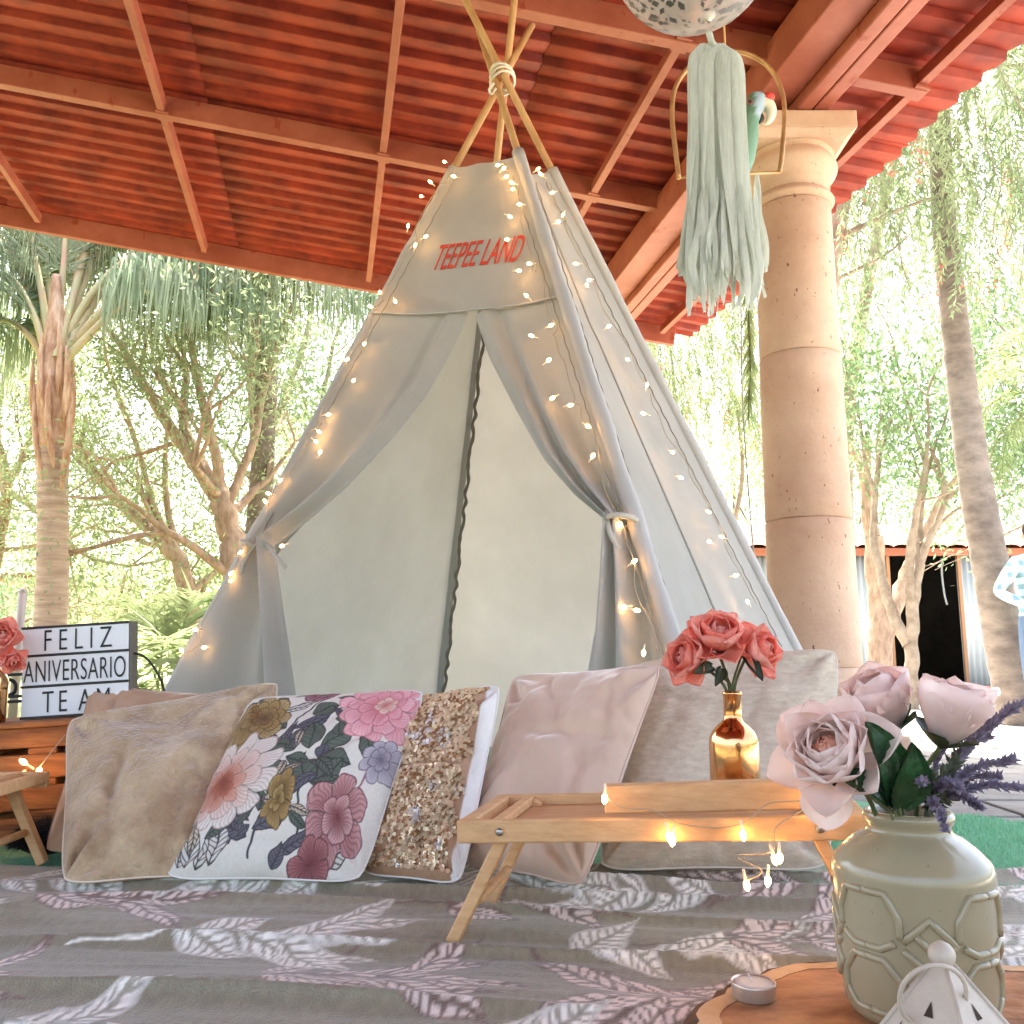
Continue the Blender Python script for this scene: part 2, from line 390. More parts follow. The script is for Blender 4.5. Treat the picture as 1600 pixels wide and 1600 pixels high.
def on_pole(k, v):   # point on a pole seen at image row v
    b, cr, tp_, d = XC[k]
    lo, hi = 0.0, 1.3
    for _ in range(40):
        mid = (lo + hi) / 2; q = b + d * mid - [0, 0, EYE]
        vv = 800 - FPX * (q @ UPV) / (q @ FW)
        if vv > v: lo = mid
        else: hi = mid
    return b + d * lo
m_rope = mat('white_rope', (226, 216, 200), .8, bump=.4, bscale=300)
rc = P(785, 118, 3.49); rt_ = MB()
for kk in range(4):
    rt_.tube([rc + [.052 * math.cos(a), .085 * math.sin(a) + .03, .012 * (kk - 1.5) + .012 * math.cos(a + kk)] for a in np.linspace(0, 2 * math.pi, 24, endpoint=False)], .0055, 6, closed=True)
rt_.tube(smooth_path([P(772, 130, 3.42), P(764, 140, 3.42), P(768, 147, 3.43), P(775, 138, 3.43)], 4), .005, 6)
rt_.build('lashing_rope', m_rope, tee, True)

vtops = {'LF': 266, 'RF': 246, 'RB': 268, 'LB': 264}
def wall(name, ka, kb, n=40, m_=40, sag=.02, seed=1, m=m_canvas, inset=.0):
    a0, a1 = XC[ka][0], on_pole(ka, vtops[ka]); b0, b1 = XC[kb][0], on_pole(kb, vtops[kb])
    t = np.linspace(0, 1, n)[:, None, None]; s = np.linspace(0, 1, m_)[None, :, None]
    A = (a0 * (1 - s) + b0 * s) * (1 - t) + (a1 * (1 - s) + b1 * s) * t
    cen = np.array([.05, 3.55, 0]); nrm = unit(np.cross(b0 - a0, a1 - a0))
    if nrm @ ((a0 + b0) / 2 - cen) < 0: nrm = -nrm
    S = s[..., 0] + 0 * t[..., 0]; T = t[..., 0] + 0 * s[..., 0]
    disp = -sag * np.sin(np.pi * S) * (.6 + .4 * T) + .02 * (fbm(S * 3 + T, T * 2.2, seed) - .45) * np.sin(np.pi * S) ** .5
    disp = disp + .006 * np.sin(S * 9 + T * 7 + seed) * np.sin(np.pi * S)
    A = A + nrm * disp[..., None]
    A[-1, :, 2] -= .0; A[-3:, :, 2] -= (.025 * np.sin(np.pi * np.linspace(0, 1, m_)))[None, :] * np.array([.3, .6, 1])[:, None]
    return grid_obj(name, A, m, tee), A, nrm
wr, AR, NRt = wall('side_wall', 'RF', 'RB', seed=3, sag=.03)
wall('back_wall', 'RB', 'LB', seed=5, sag=.03)
wall('back_wall', 'LB', 'LF', seed=8, sag=.03)
# pole sleeves
m_sleeve = mat('canvas_sleeve', (203, 201, 198), .85, trans=.15, bump=.25, bscale=14, weave=320)
for k in ('LF', 'RF', 'RB', 'LB'):
    a = XC[k][0]; b = on_pole(k, vtops[k] - (8 if k == 'RF' else 2)); pts = []; rd = []
    for t in np.linspace(0, 1, 60):
        pts.append(a * (1 - t) + b * t + rdirs(1)[0] * .0016); rd.append((.0265 if k != 'LB' else .026) + .002 * math.sin(t * 40) + .002 * rnd.random() - .004 * t)
    MB().tube(pts, rd, 12).build('pole_sleeve', m_sleeve, tee, True)
# dark laced seam up the back corner, seen through the open door
m_seam = mat('dark_seam', (126, 120, 110), .9, bump=.3, bscale=80)
a, b = XC['LB'][0], on_pole('LB', 520); inn = np.array([.03, -.055, 0])
pts = [a * (1 - t) + b * t + inn + np.array([.0055 * math.sin(t * 95 + 2 * math.sin(t * 31)), 0, 0]) for t in np.linspace(0, 1, 170)]
MB().tube(pts, [.008 + .0015 * math.sin(i * 1.3) for i in range(len(pts))], 6).build('laced_seam', m_seam, tee, True)
# seams of the side wall
m_stitch = mat('seam_thread', (168, 163, 154), .9)
ms = mat('canvas_seam', (178, 172, 163), .9)
for fr, wd in ((.42, .0045),):
    pts = [AR[i, int(fr * 39 - (i / 39) * 2)] + NRt * .003 for i in range(0, 40)]
    MB().tube(pts, wd, 5).build('felled_seam', ms, tee, True)
# front wall: upper panel
a0, b0 = XC['LF'][0], XC['RF'][0]; apx = (XC['LF'][1] + XC['RF'][1]) / 2
NF = unit(np.cross(b0 - a0, apx - a0)); NF = NF if NF[1] < 0 else -NF
def fr(u, v, off=0.0): return onplane(u, v, a0, NF) + NF * off
def pole_u(k, v):
    c, b = POL[k][0], POL[k][1]; return c[0] + (b[0] - c[0]) * (v - c[1]) / (b[1] - c[1])
n, m_ = 26, 40; A = np.zeros((n, m_, 3))
for i in range(n):
    t = i / (n - 1)
    for j in range(m_):
        s = j / (m_ - 1); vt = 266 - 18 * s + 4 * math.sin(math.pi * s) - 6 * math.exp(-((s - .15) / .1) ** 2) * 0
        vb = 492 + 6 * math.sin(math.pi * s) - 26 * s * s
        v = vt + (vb - vt) * t; ul = pole_u('LF', v); ur = pole_u('RF', v) - 2
        A[i, j] = fr(ul + (ur - ul) * s, v, .012 + .010 * math.sin(math.pi * s) + .012 * (vnoise(np.array(s * 5 + t), np.array(t * 3), 4) - .5) * math.sin(math.pi * s))
up_panel = grid_obj('door_header', A, m_canvas, tee)
MB().tube([A[-1, j] + NF * .004 for j in range(m_)], .0045, 6).build('header_hem', m_sleeve, tee, True)
# stitched edges beside the sleeves
m_st = mat('brown_stitching', (150, 140, 126), .9)
for nm_, k, du, sf in (('a', 'LF', 21, lambda u, v: fr(u, v, .034)), ('b', 'RF', -17, lambda u, v: fr(u, v, .036)), ('c', 'RF', 13, lambda u, v: onplane(u, v, XC['RF'][0] + NRt * .012, NRt)), ('d', 'RB', -19, lambda u, v: onplane(u, v, XC['RF'][0] + NRt * .010, NRt))):
    pts = [sf(pole_u(k, v) + du + .7 * math.sin(v * .25), v) for v in np.linspace(285, 1010 if k != 'RF' else 1080, 420)]
    MB().tube(pts, .0022, 4).build('stitching', m_st, tee, True)
# red lettering on the header
def text(body, name, size, m, parent, origin, xd, yd, sx=1.0, shear=0.0, extr=.0006, offs=0.0, space=1.0):
    c = bpy.data.curves.new(name, 'FONT'); c.body = body; c.size = size; c.shear = shear; c.extrude = extr; c.offset = offs; c.space_character = space
    c.align_x = 'LEFT'; c.materials.append(m)
    o = bpy.data.objects.new(name, c); link(o, parent)
    x = unit(xd); y = unit(np.array(yd) - x * (np.array(yd) @ x)); z = np.cross(x, y)
    o.matrix_basis = Matrix(((x[0] * sx, y[0], z[0], origin[0]), (x[1] * sx, y[1], z[1], origin[1]), (x[2] * sx, y[2], z[2], origin[2]), (0, 0, 0, 1)))
    bpy.context.view_layer.update(); me = bpy.data.meshes.new_from_object(o.evaluated_get(bpy.context.evaluated_depsgraph_get())); mb_ = o.matrix_basis.copy(); bpy.data.objects.remove(o)
    o = bpy.data.objects.new(name, me); link(o, parent); o.matrix_basis = mb_
    return o
m_letter = mat('red_thread', (222, 70, 48), .7, bump=.6, bscale=400)
o0, o1 = fr(679, 430, .030), fr(812, 416, .030); yv = fr(684, 392, .030) - o0
text('TEEPEE LAND', 'lettering', .175, m_letter, tee, o0, o1 - o0, yv, .375, .16, .0012, 0)

# door flaps: rows from the pole to the free edge, folds gathered at the tie
def flap(name, pole, tie, edge_up, edge_dn, fold_n, seed, inner_roll):
    rows = []; V0 = edge_up[0][1]; vt = tie[1]; vend = 1215
    up = np.array(edge_up, float); dn = np.array(edge_dn, float); nU, nD, nS = 44, 26, 54
    def row(v, ue, ve, tight, k):
        pl = pole_u(pole, v); out = []
        for s in np.linspace(0, 1, nS):
            uu = pl + (ue - pl) * s; vv = v + (ve - v) * s
            fold = math.sin(s * math.pi * fold_n + seed + k * .9) * (.014 + .058 * tight) * math.sin(math.pi * min(1, s * 1.05)) ** .5
            fold += .016 * math.sin(s * 17 + k * 3 + seed) * tight
            roll = .055 * inner_roll * math.exp(-((s - .86) / .07) ** 2) - .045 * inner_roll * math.exp(-((s - .72) / .05) ** 2)
            out.append(fr(uu, vv, -.004 + .022 * min(1, tight * 3 + .1) + fold * min(1, .15 + tight * 3) + roll * (.3 + tight)))
        return out
    for i, t in enumerate(np.linspace(0, 1, nU)):
        ue, ve = interp_path(up, [t])[0]
        # rows fan out: pole end descends to the tie as the free edge does
        pv = V0 - 45 + (vt - V0 + 45) * (t ** .95); rows.append(row(pv, ue, ve, t ** 1.5, t))
    for i, t in enumerate(np.linspace(0.04, 1, nD)):
        ue, ve = interp_path(dn, [t])[0]
        pv = vt + (vend - vt) * t
        rows.append(row(pv, ue, ve + 0 * t, max(.35, 1 - t * .7), 1 - t * .3))
    return grid_obj(name, np.array(rows), m_canvas, tee)
flap('door_flap', 'LF', (420, 862), [(732, 489), (705, 551), (668, 621), (623, 683), (549, 766), (491, 819), (441, 857)], [(441, 870), (450, 940), (460, 1010), (472, 1100), (480, 1215)], 2.3, .4, 1.0)
flap('door_flap', 'RF', (967, 826), [(742, 492), (765, 560), (811, 646), (856, 725), (902, 778), (945, 813), (958, 822)], [(957, 832), (948, 900), (938, 965), (922, 1059), (905, 1215)], 2.3, 2.2, 1.0)
m_tie = mat('canvas_tie', (186, 180, 168), .85)
def ribbon(pts, wd, m, parent, name, side=(1, 0, 0)):
    pts = smooth_path(pts, 6); A = np.array([[p - np.array(side) * wd / 2, p + np.array(side) * wd / 2] for p in pts])
    o = grid_obj(name, A, m, parent); s = o.modifiers.new('t', 'SOLIDIFY'); s.thickness = .002; return o
ribbon([fr(424, 858, .07), fr(442, 866, .085), fr(455, 882, .09), fr(472, 902, .085)], .016, m_tie, tee, 'tie_ribbon', (.8, 0, .6))
ribbon([fr(424, 858, .07), fr(415, 874, .08), fr(405, 890, .08), fr(398, 908, .07)], .016, m_tie, tee, 'tie_ribbon', (.8, 0, .5))
ribbon([fr(963, 812, .07), fr(966, 835, .085), fr(972, 855, .09), fr(980, 872, .07)], .016, m_tie, tee, 'tie_ribbon')
for (u, v, k) in ((424, 860, 'LF'), (963, 824, 'RF')):
    c = (fr(u, v, .05) + on_pole(k, v)) / 2 + NF * .02; xd_ = unit(on_pole(k, v) - fr(u, v, .05)); 
    ring_ = [c + xd_ * .045 * math.cos(a) + NF * .042 * math.sin(a) + np.array([0, 0, .012 * math.cos(a)]) for a in np.linspace(0, 2 * math.pi, 20, endpoint=False)]
    MB().tube(ring_, .009, 6, closed=True).build('tie_band', m_tie, tee, True)

# ------------------------------------------------------------------ fairy lights
m_wire = mat('clear_wire', (176, 158, 130), .35)
m_bulb = mat('warm_bulb', (255, 230, 190), .2, emit=(255, 190, 116), estr=8.0)
m_bulb.cycles.emission_sampling = 'NONE'
m_sock = mat('clear_socket', (236, 226, 210), .2, alpha=.8)
def bulb_meshes():
    b = MB().lathe([(.0006, .000), (.0042, .003), (.0050, .008), (.0040, .013), (.0010, .0165)], n=8).mesh('bulb'); b.materials.append(m_bulb); b.shade_smooth()
    s = MB().lathe([(.0012, -.016), (.0024, -.014), (.0026, .004), (.001, .005)], n=7).mesh('socket'); s.materials.append(m_sock); s.shade_smooth()
    return b, s
BM, SM = bulb_meshes()
def fairy(label, pts, wire_pts, scale=1.0, group='fairy light strings', wr_=.0017):
    t = thing('fairy_light_string', label, 'string lights', pts[0][0], group)
    MB().tube(wire_pts, wr_, 5).build('wire', m_wire, t, True)
    for p, d in pts:
        q = Vector(d).to_track_quat('Z', 'X').to_matrix().to_4x4()
        o = bpy.data.objects.new('bulb', BM); link(o, t); o.matrix_basis = Matrix.Translation(Vector(p)) @ q @ Matrix.Scale(scale, 4)
        s = bpy.data.objects.new('socket', SM); sc.collection.objects.link(s); s.parent = o
    return t
def wire_through(pts, sag=.012, n=6, depth=None):
    w_ = []
    for i in range(len(pts)):
        w_.append(np.array(pts[i], float))
        if i < len(pts) - 1:
            w_.append((np.array(pts[i]) + np.array(pts[i + 1])) / 2 + np.array([rnd.uniform(-sag, sag), 0, rnd.uniform(-sag, 0)]))
    return smooth_path(w_, n)
def rand_dir(): 
    v = rdirs(1)[0]; v[1] = -abs(v[1]) * .4; v[2] *= .6; return unit(v)
def tent_lights(label, px, pole, surf, wofs=0):
    pts = []; base = []
    for (u, v) in px:
        p = surf(u, v); pts.append((p, rand_dir())); pv = on_pole(pole, v)
        base.append(p * .3 + surf(*(np.array([pole_u(pole, v) + wofs, v]))) * .7 + np.array([0, .006, 0]))
    t = fairy(label, pts, wire_through(base, .014), 1.1)
    for (p, d), b in zip(pts, base):
        pass
    return t
tent_lights('warm white fairy lights running down the edge of the open door flap nearest the palm', [(708, 270), (724, 293), (687, 303), (672, 323), (650, 372), (675, 387), (661, 402), (607, 470), (630, 483), (596, 495), (585, 549), (554, 577), (569, 606), (525, 661), (512, 685), (507, 700), (515, 722), (453, 765), (440, 783), (433, 797), (462, 862), (391, 875), (382, 903), (378, 918), (328, 992), (343, 1019), (305, 1027)], 'LF', lambda u, v: fr(u, v, .062), 16)
tent_lights('warm white fairy lights down the centre pole between the lettering and the side wall', [(793, 276), (797, 284), (800, 296), (815, 305), (811, 315), (827, 338), (806, 355), (808, 392), (820, 441), (843, 430), (838, 482), (870, 527), (847, 543), (867, 582), (880, 636), (900, 650), (928, 680), (937, 731), (980, 830), (1000, 893), (992, 960), (1003, 965), (1019, 1027)], 'RF', lambda u, v: fr(u, v, .066), -12)
p0_, n0_ = XC['RF'][0] + NRt * .035, NRt
tent_lights('warm white fairy lights down the pale side wall of the tent facing the column', [(838, 266), (847, 274), (866, 300), (881, 333), (869, 348), (903, 412), (923, 437), (918, 447), (948, 512), (982, 562), (1010, 605), (1009, 647), (1048, 705), (1060, 745), (1104, 798), (1131, 840), (1111, 848), (1146, 900), (1170, 943)], 'RB', lambda u, v: onplane(u, v, p0_, n0_), -18)

# ------------------------------------------------------------------ painter for printed cloth (evaluated at mesh vertices)
class Paint:
    def __init__(s, X, Y, base, warp=0.0, wf=5.0):
        wx = warp * (fbm(X * wf, Y * wf, 91, 3) - .45); wy = warp * (fbm(X * wf + 40, Y * wf + 7, 93, 3) - .45); s.X, s.Y = (X + wx).ravel(), (Y + wy).ravel(); s.c = np.tile(np.array(base, float), (s.X.size, 1))
    def put(s, mask, col, k=1.0):
        mk = (np.clip(mask, 0, 1) * k)[:, None]; s.c = s.c * (1 - mk) + np.array(col, float) * mk
    def loc(s, cx, cy, ang):
        dx, dy = s.X - cx, s.Y - cy; return dx * math.cos(ang) + dy * math.sin(ang), -dx * math.sin(ang) + dy * math.cos(ang)
    def leaf(s, cx, cy, ang, L, W, col, vein=None, edge=None, sh=.8, veins=14, aa=.004, bend=0.0, dens=.35):
        x, y = s.loc(cx, cy, ang); t = x / L; y = y - bend * L * t * t
        prof = W * np.sin(np.pi * np.clip(t, 0, 1) ** sh); ins = (prof - np.abs(y)) / aa
        ins = np.where((t > 0) & (t < 1), ins, -9); s.put(ins, col)
        if vein is not None:
            vv = np.sin((t * veins - np.abs(y) / W * 1.6) * 2 * np.pi) ; s.put(np.where(ins > .5, (vv - (1 - 2 * dens)) * 3, 0), vein, .9)
            s.put(np.where(ins > .5, 1.3 - np.abs(y) / (aa * 1.1), 0), vein)
        if edge is not None: s.put(np.where(ins > 0, 1 - np.abs(ins - .9) / 1.5, 0), edge)
    def stem(s, pts, W, col):
        pts = np.array([np.array(p) for p in smooth_path([np.r_[p, 0] for p in pts], 5)])[:, :2]; d = np.full(s.X.shape, 9.0)
        for a, b in zip(pts[:-1], pts[1:]):
            ab = b - a; t = np.clip(((s.X - a[0]) * ab[0] + (s.Y - a[1]) * ab[1]) / (ab @ ab + 1e-9), 0, 1)
            d = np.minimum(d, np.hypot(s.X - a[0] - ab[0] * t, s.Y - a[1] - ab[1] * t))
        s.put((W - d) / (W * .5), col)
    def flower(s, cx, cy, r, rings, streak=.35, seed=0, edge=(90, 70, 66), aa=.006, squash=1.0, edgek=.75):
        for k, (fr_, n, inner, outer, off) in enumerate(rings):
            x, y = s.loc(cx + r * .08 * math.cos(seed + k), cy + r * .08 * math.sin(seed * 2 + k), seed); y = y / squash
            rho, an = np.hypot(x, y), np.arctan2(y, x)
            wob = fbm(an * 1.3 + 5, an * .0 + k, seed + k, 2) - .4
            lim = r * fr_ * (.70 + .30 * np.abs(np.cos(n * an / 2 + off)) ** .45 + .22 * wob)
            ins = (lim - rho) / aa; f = np.clip(rho / (lim + 1e-6), 0, 1)[:, None]
            colr = np.array(inner) * (1 - f) + np.array(outer) * f
            st = np.sin(an * n * 7 + 3 * np.sin(rho * 60) + off) * streak
            colr = colr * (1 - np.clip(st, 0, 1)[:, None] * .35 * (1 - f * .3))
            gap = np.abs(np.cos(n * an / 2 + off)) ; colr = colr * (1 - .45 * np.exp(-(gap / .10) ** 2)[:, None] * np.clip(f * 1.4, 0, 1))
            mk = np.clip(ins, 0, 1)[:, None]; s.c = s.c * (1 - mk) + colr * mk
            s.put(np.where(ins > 0, 1 - np.abs(ins - .7) / 1.2, 0), edge, edgek)

# ------------------------------------------------------------------ printed blanket on the floor
nx, ny = 840, 330
xs = np.linspace(-1.75, 1.62, nx); tY = np.linspace(0, 1, ny); ys = .62 + (2.0 - .62) * tY ** .9
XX, YY = np.meshgrid(xs, ys, indexing='xy')
YY = YY + tY[:, None] ** 6 * (.05 * (fbm(XX * 1.6, YY * 0, 31) - .4)) - .07 * tY[:, None] ** 4 * np.clip(XX - .6, 0, 1)
wr1 = fbm(XX * 1.1 + 7, YY * 7.0 + .8 * XX, 21, 4); wr2 = fbm(XX * 3.0, YY * 22 + 2 * XX, 22, 3); rid = 1 - np.abs(2 * vnoise(XX * 1.0 + .3 * YY, YY * 9 + .7 * np.sin(XX * 2.2), 27) - 1)
ZZ = .014 + .034 * np.clip(wr1 - .36, 0, 1) + .010 * np.clip(wr2 - .3, 0, 1) + .022 * rid ** 5
edge_ = np.clip(np.minimum(np.minimum(tY, 1 - tY)[:, None] / .02, np.minimum(np.arange(nx), nx - 1 - np.arange(nx))[None] / 8), 0, 1)
ZZ = ZZ * edge_ + .0135 * (1 - edge_)
pa = Paint(XX, YY, (146, 139, 116), .07, 10.0)
tone = fbm(XX * 1.3, YY * 3, 40, 3).ravel()[:, None]; pa.c = pa.c * (.86 + .32 * tone)
PK, PKd, WH, WHd = (228, 211, 200), (116, 96, 84), (246, 243, 232), (154, 148, 130)  # leaf tints brightened so the print also carries the cloth's light sheen
def cluster(cx, cy, d, kind, s=1.0, seed=0):
    rr = random.Random(seed); a0 = 0 if d > 0 else math.pi
    colr, dk = (PK, PKd) if kind else (WH, WHd)
    for k, (off, L, a) in enumerate(((0, .30, .02), (.03, .25, .42), (.03, .25, -.40), (.10, .21, .75), (.09, .20, -.72), (-.06, .16, .6), (-.06, .16, -.55))):
        x0 = cx + d * off * s; ang = a0 + (a if d > 0 else -a) + rr.uniform(-.1, .1)
        # the print is drawn stretched along the cloth's length
        pa.leaf(x0, cy + rr.uniform(-.01, .01), ang, L * s * rr.uniform(.85, 1.15), .030 * s, colr, dk if kind else WHd, dk if kind else (206, 204, 194), .72, rr.randint(9, 12), .0035, rr.uniform(-.25, .25), .30 if kind else .36)
    pa.stem([(cx - d * .20 * s, cy - .02 * s), (cx, cy), (cx + d * .2 * s, cy)], .0035, dk if kind else WH)
cl_all = [(.30, 1.22, -1, 1), (-.28, 1.30, 1, 1), (-.05, 1.62, 1, 1), (-.78, 1.66, 1, 1), (-.92, 1.30, 1, 1), (.16, 1.42, 1, 0), (-.46, 1.47, 1, 0), (-.72, 1.12, 1, 0), (-.12, 1.08, 1, 0), (.55, 1.60, 1, 1),
      (.32, 1.74, -1, 0), (.80, 1.50, -1, 0), (.20, 1.05, 1, 1), (-.42, 1.80, -1, 0), (-1.15, 1.52, 1, 0), (.95, 1.72, 1, 0), (.72, 1.36, 1, 0), (.62, 1.82, -1, 1), (-.08, 1.86, 1, 0), (1.15, 1.28, 1, 1), (1.2, 1.55, -1, 0),
      (-1.1, 1.05, 1, 0), (-.45, .98, 1, 1), (-.95, 1.85, 1, 0), (.5, 1.0, -1, 0), (0, .85, 1, 0), (-.8, .85, 1, 1), (-1.45, 1.3, 1, 1), (-1.4, 1.75, 1, 0), (1.4, 1.8, 1, 0), (.86, 1.9, 1, 1), (.40, 1.48, 1, 1)]
for i, (a, b, d, k) in enumerate(cl_all): cluster(a, b, d, k, 1.05, i)
pa.c *= (.93 + .14 * vnoise(XX * 160, YY * 90, 3).ravel()[:, None])
m_blanket = mat('printed_blanket', (255, 255, 255), .42, attr='paint', bump=.4, bscale=260, spec=.6, sheen=.3)
bl = np_mesh('leaf_print_blanket', np.stack([XX, YY, ZZ], -1).reshape(-1, 3), grid_faces(ny, nx), m_blanket, None, True, linA(pa.c))
tag(bl, 'grey floor blanket printed with pink and white leaf sprays', 'blanket')
def blanket_z(x, y):
    i = int(np.clip(np.searchsorted(ys, y), 0, ny - 1)); j = int(np.clip(np.searchsorted(xs, x), 0, nx - 1)); return float(ZZ[max(0, i - 3):i + 4, max(0, j - 3):j + 4].max())

# ------------------------------------------------------------------ pillows
def pillow(name, label, bl_, br_, tr_, tl_, T, mfront, mback, n=70, paint=None, seed=0, wrk=.012, pull=.07, cat='pillow', seam=None, tb=None, dent=0.0, floor=.03):
    bl_, br_, tr_, tl_ = [np.array(p, float) for p in (bl_, br_, tr_, tl_)]
    nrm = unit(np.cross(br_ - bl_, tl_ - bl_)); nrm = nrm if nrm[1] < 0 else -nrm
    a = np.linspace(-1, 1, n); aa, bb = np.meshgrid(a, a, indexing='xy')  # aa left-right, bb bottom-top
    th = pull
    a2 = aa * (1 - th * np.cos(bb * np.pi / 2) ** 1.0 * np.abs(aa) ** 2); b2 = bb * (1 - th * np.cos(aa * np.pi / 2) * np.abs(bb) ** 2)
    rc_ = 1 - .075 * (np.abs(aa * bb)) ** 5; a2 = a2 * rc_; b2 = b2 * rc_
    s, t = (a2 + 1) / 2, (b2 + 1) / 2
    base = (bl_ * (1 - s)[..., None] + br_ * s[..., None]) * (1 - t)[..., None] + (tl_ * (1 - s)[..., None] + tr_ * s[..., None]) * t[..., None]
    prof = ((1 - np.abs(aa) ** 2.4).clip(0) ** .62) * ((1 - np.abs(bb) ** 2.4).clip(0) ** .62)
    prof = prof * (1.0 - .22 * bb)      # filling sinks towards the bottom
    cr = np.zeros_like(aa)
    for ca, cb in ((-1, -1), (1, -1), (1, 1), (-1, 1)):
        dx, dy = aa - ca, bb - cb; rr_ = np.hypot(dx, dy); an = np.arctan2(dy, dx)
        cr += np.sin(an * 9 + seed + ca * 2 + 3 * vnoise(an * 2 + 9, rr_ * 2, seed)) * np.exp(-((rr_ - .28) / .28) ** 2)
    w1 = fbm(aa * 1.5 + seed, bb * 1.5 + 3, seed + 50, 4) - .47
    er = np.exp(-((1 - np.maximum(np.abs(aa), np.abs(bb))) / .12) ** 2)
    puck = np.sin((aa * np.sign(np.abs(bb) - np.abs(aa)).clip(0) + bb * np.sign(np.abs(aa) - np.abs(bb)).clip(0)) * 26 + 4 * vnoise(aa * 5, bb * 5, seed + 3)) * er
    crease = 0
    for kk in range(3):
        th_ = seed * 1.7 + kk * 2.1; phs = (aa * math.cos(th_) + bb * math.sin(th_)) * 1.5 + 1.1 * vnoise(aa * 1.1 + kk * 5, bb * 1.1 + seed, seed + 60 + kk) + kk * .4
        crease = crease - wrk * 1.1 * (.5 + .5 * np.cos(2 * np.pi * phs)) ** 10 * np.clip(vnoise(aa * 1.3 + seed, bb * 1.3 + kk * 3, seed + 80 + kk) * 2.2 - .9, 0, 1) * prof
    front = base + nrm * (T * prof + (wrk * 3.4 * w1 + wrk * .8 * cr) * np.minimum(1, prof * 2.5) + .10 * wrk * puck * np.minimum(1, prof * 6) + crease - dent * np.exp(-((aa / .45) ** 2 + ((bb - .35) / .4) ** 2)))[..., None]
    back = base - nrm * ((tb if tb is not None else T) * prof)[..., None]
    for A in (front, back): A[..., 2] = np.maximum(A[..., 2], floor)
    po = thing(name, label, cat, (bl_ + br_) / 2)
    cols = None
    if paint is not None: cols = paint((aa + 1) / 2, (bb + 1) / 2)
    grid_obj('front_cover', front, mfront, po, cols); grid_obj('back_cover', back[:, ::-1], mback, po)
    bd = [front[0, j] for j in range(n)] + [front[i, -1] for i in range(1, n)] + [front[-1, j] for j in range(n - 2, -1, -1)] + [front[i, 0] for i in range(n - 2, 0, -1)]
    MB().tube(bd[::1], .0022, 5, closed=True).build('seam', seam or mback, po, True)
    return po, front, nrm
m_burlap = mat('tan_chenille', (212, 186, 150), .9, col2=(170, 140, 108), nscale=9, ndetail=10, bump=.9, bscale=110, sheen=.5, stretch=(1, 1, 1), ramp=(.38, .62))
m_burlap_b = mat('tan_chenille_back', (190, 156, 128), .9, bump=.3, bscale=200)
m_beige = mat('beige_velvet', (196, 160, 130), .8, col2=(182, 144, 114), nscale=4, sheen=.6, bump=.2, bscale=30)
m_pinkv = mat('dusty_pink_velvet', (214, 186, 164), .75, col2=(198, 168, 146), nscale=4, sheen=.9, bump=.18, bscale=14)
m_linen = mat('grey_linen', (216, 202, 180), .9, col2=(196, 178, 156), nscale=40, ndetail=6, stretch=(1, 1, 3), weave=170, bump=.3, bscale=240)
m_print = mat('printed_cotton', (255, 255, 255), .8, attr='paint', bump=.15, bscale=300)
m_white = mat('white_satin', (232, 228, 222), .6, bump=.12, bscale=18)
m_seqback = mat('sequin_net', (176, 136, 104), .55, metal=.5, col2=(148, 108, 80), nscale=30, bump=.4, bscale=200)
GZ = .035
pillow('tan_pillow', 'beige velvet pillow tucked behind the tan textured pillow beside the sign', G(62, 1338, GZ), G(300, 1330, GZ), P(330, 1082, 2.36), P(142, 1062, 2.36), .05, m_beige, m_beige, 60, seed=4, wrk=.010)
pillow('tan_pillow', 'large tan textured pillow, leftmost of the front row, with a creased lower corner', G(92, 1386, GZ), G(352, 1372, GZ), P(446, 1058, 2.22), P(100, 1120, 2.10), .062, m_burlap, m_burlap_b, 110, seed=9, wrk=.018, dent=.012, pull=.045, seam=mat('pale_piping', (226, 208, 186), .8))
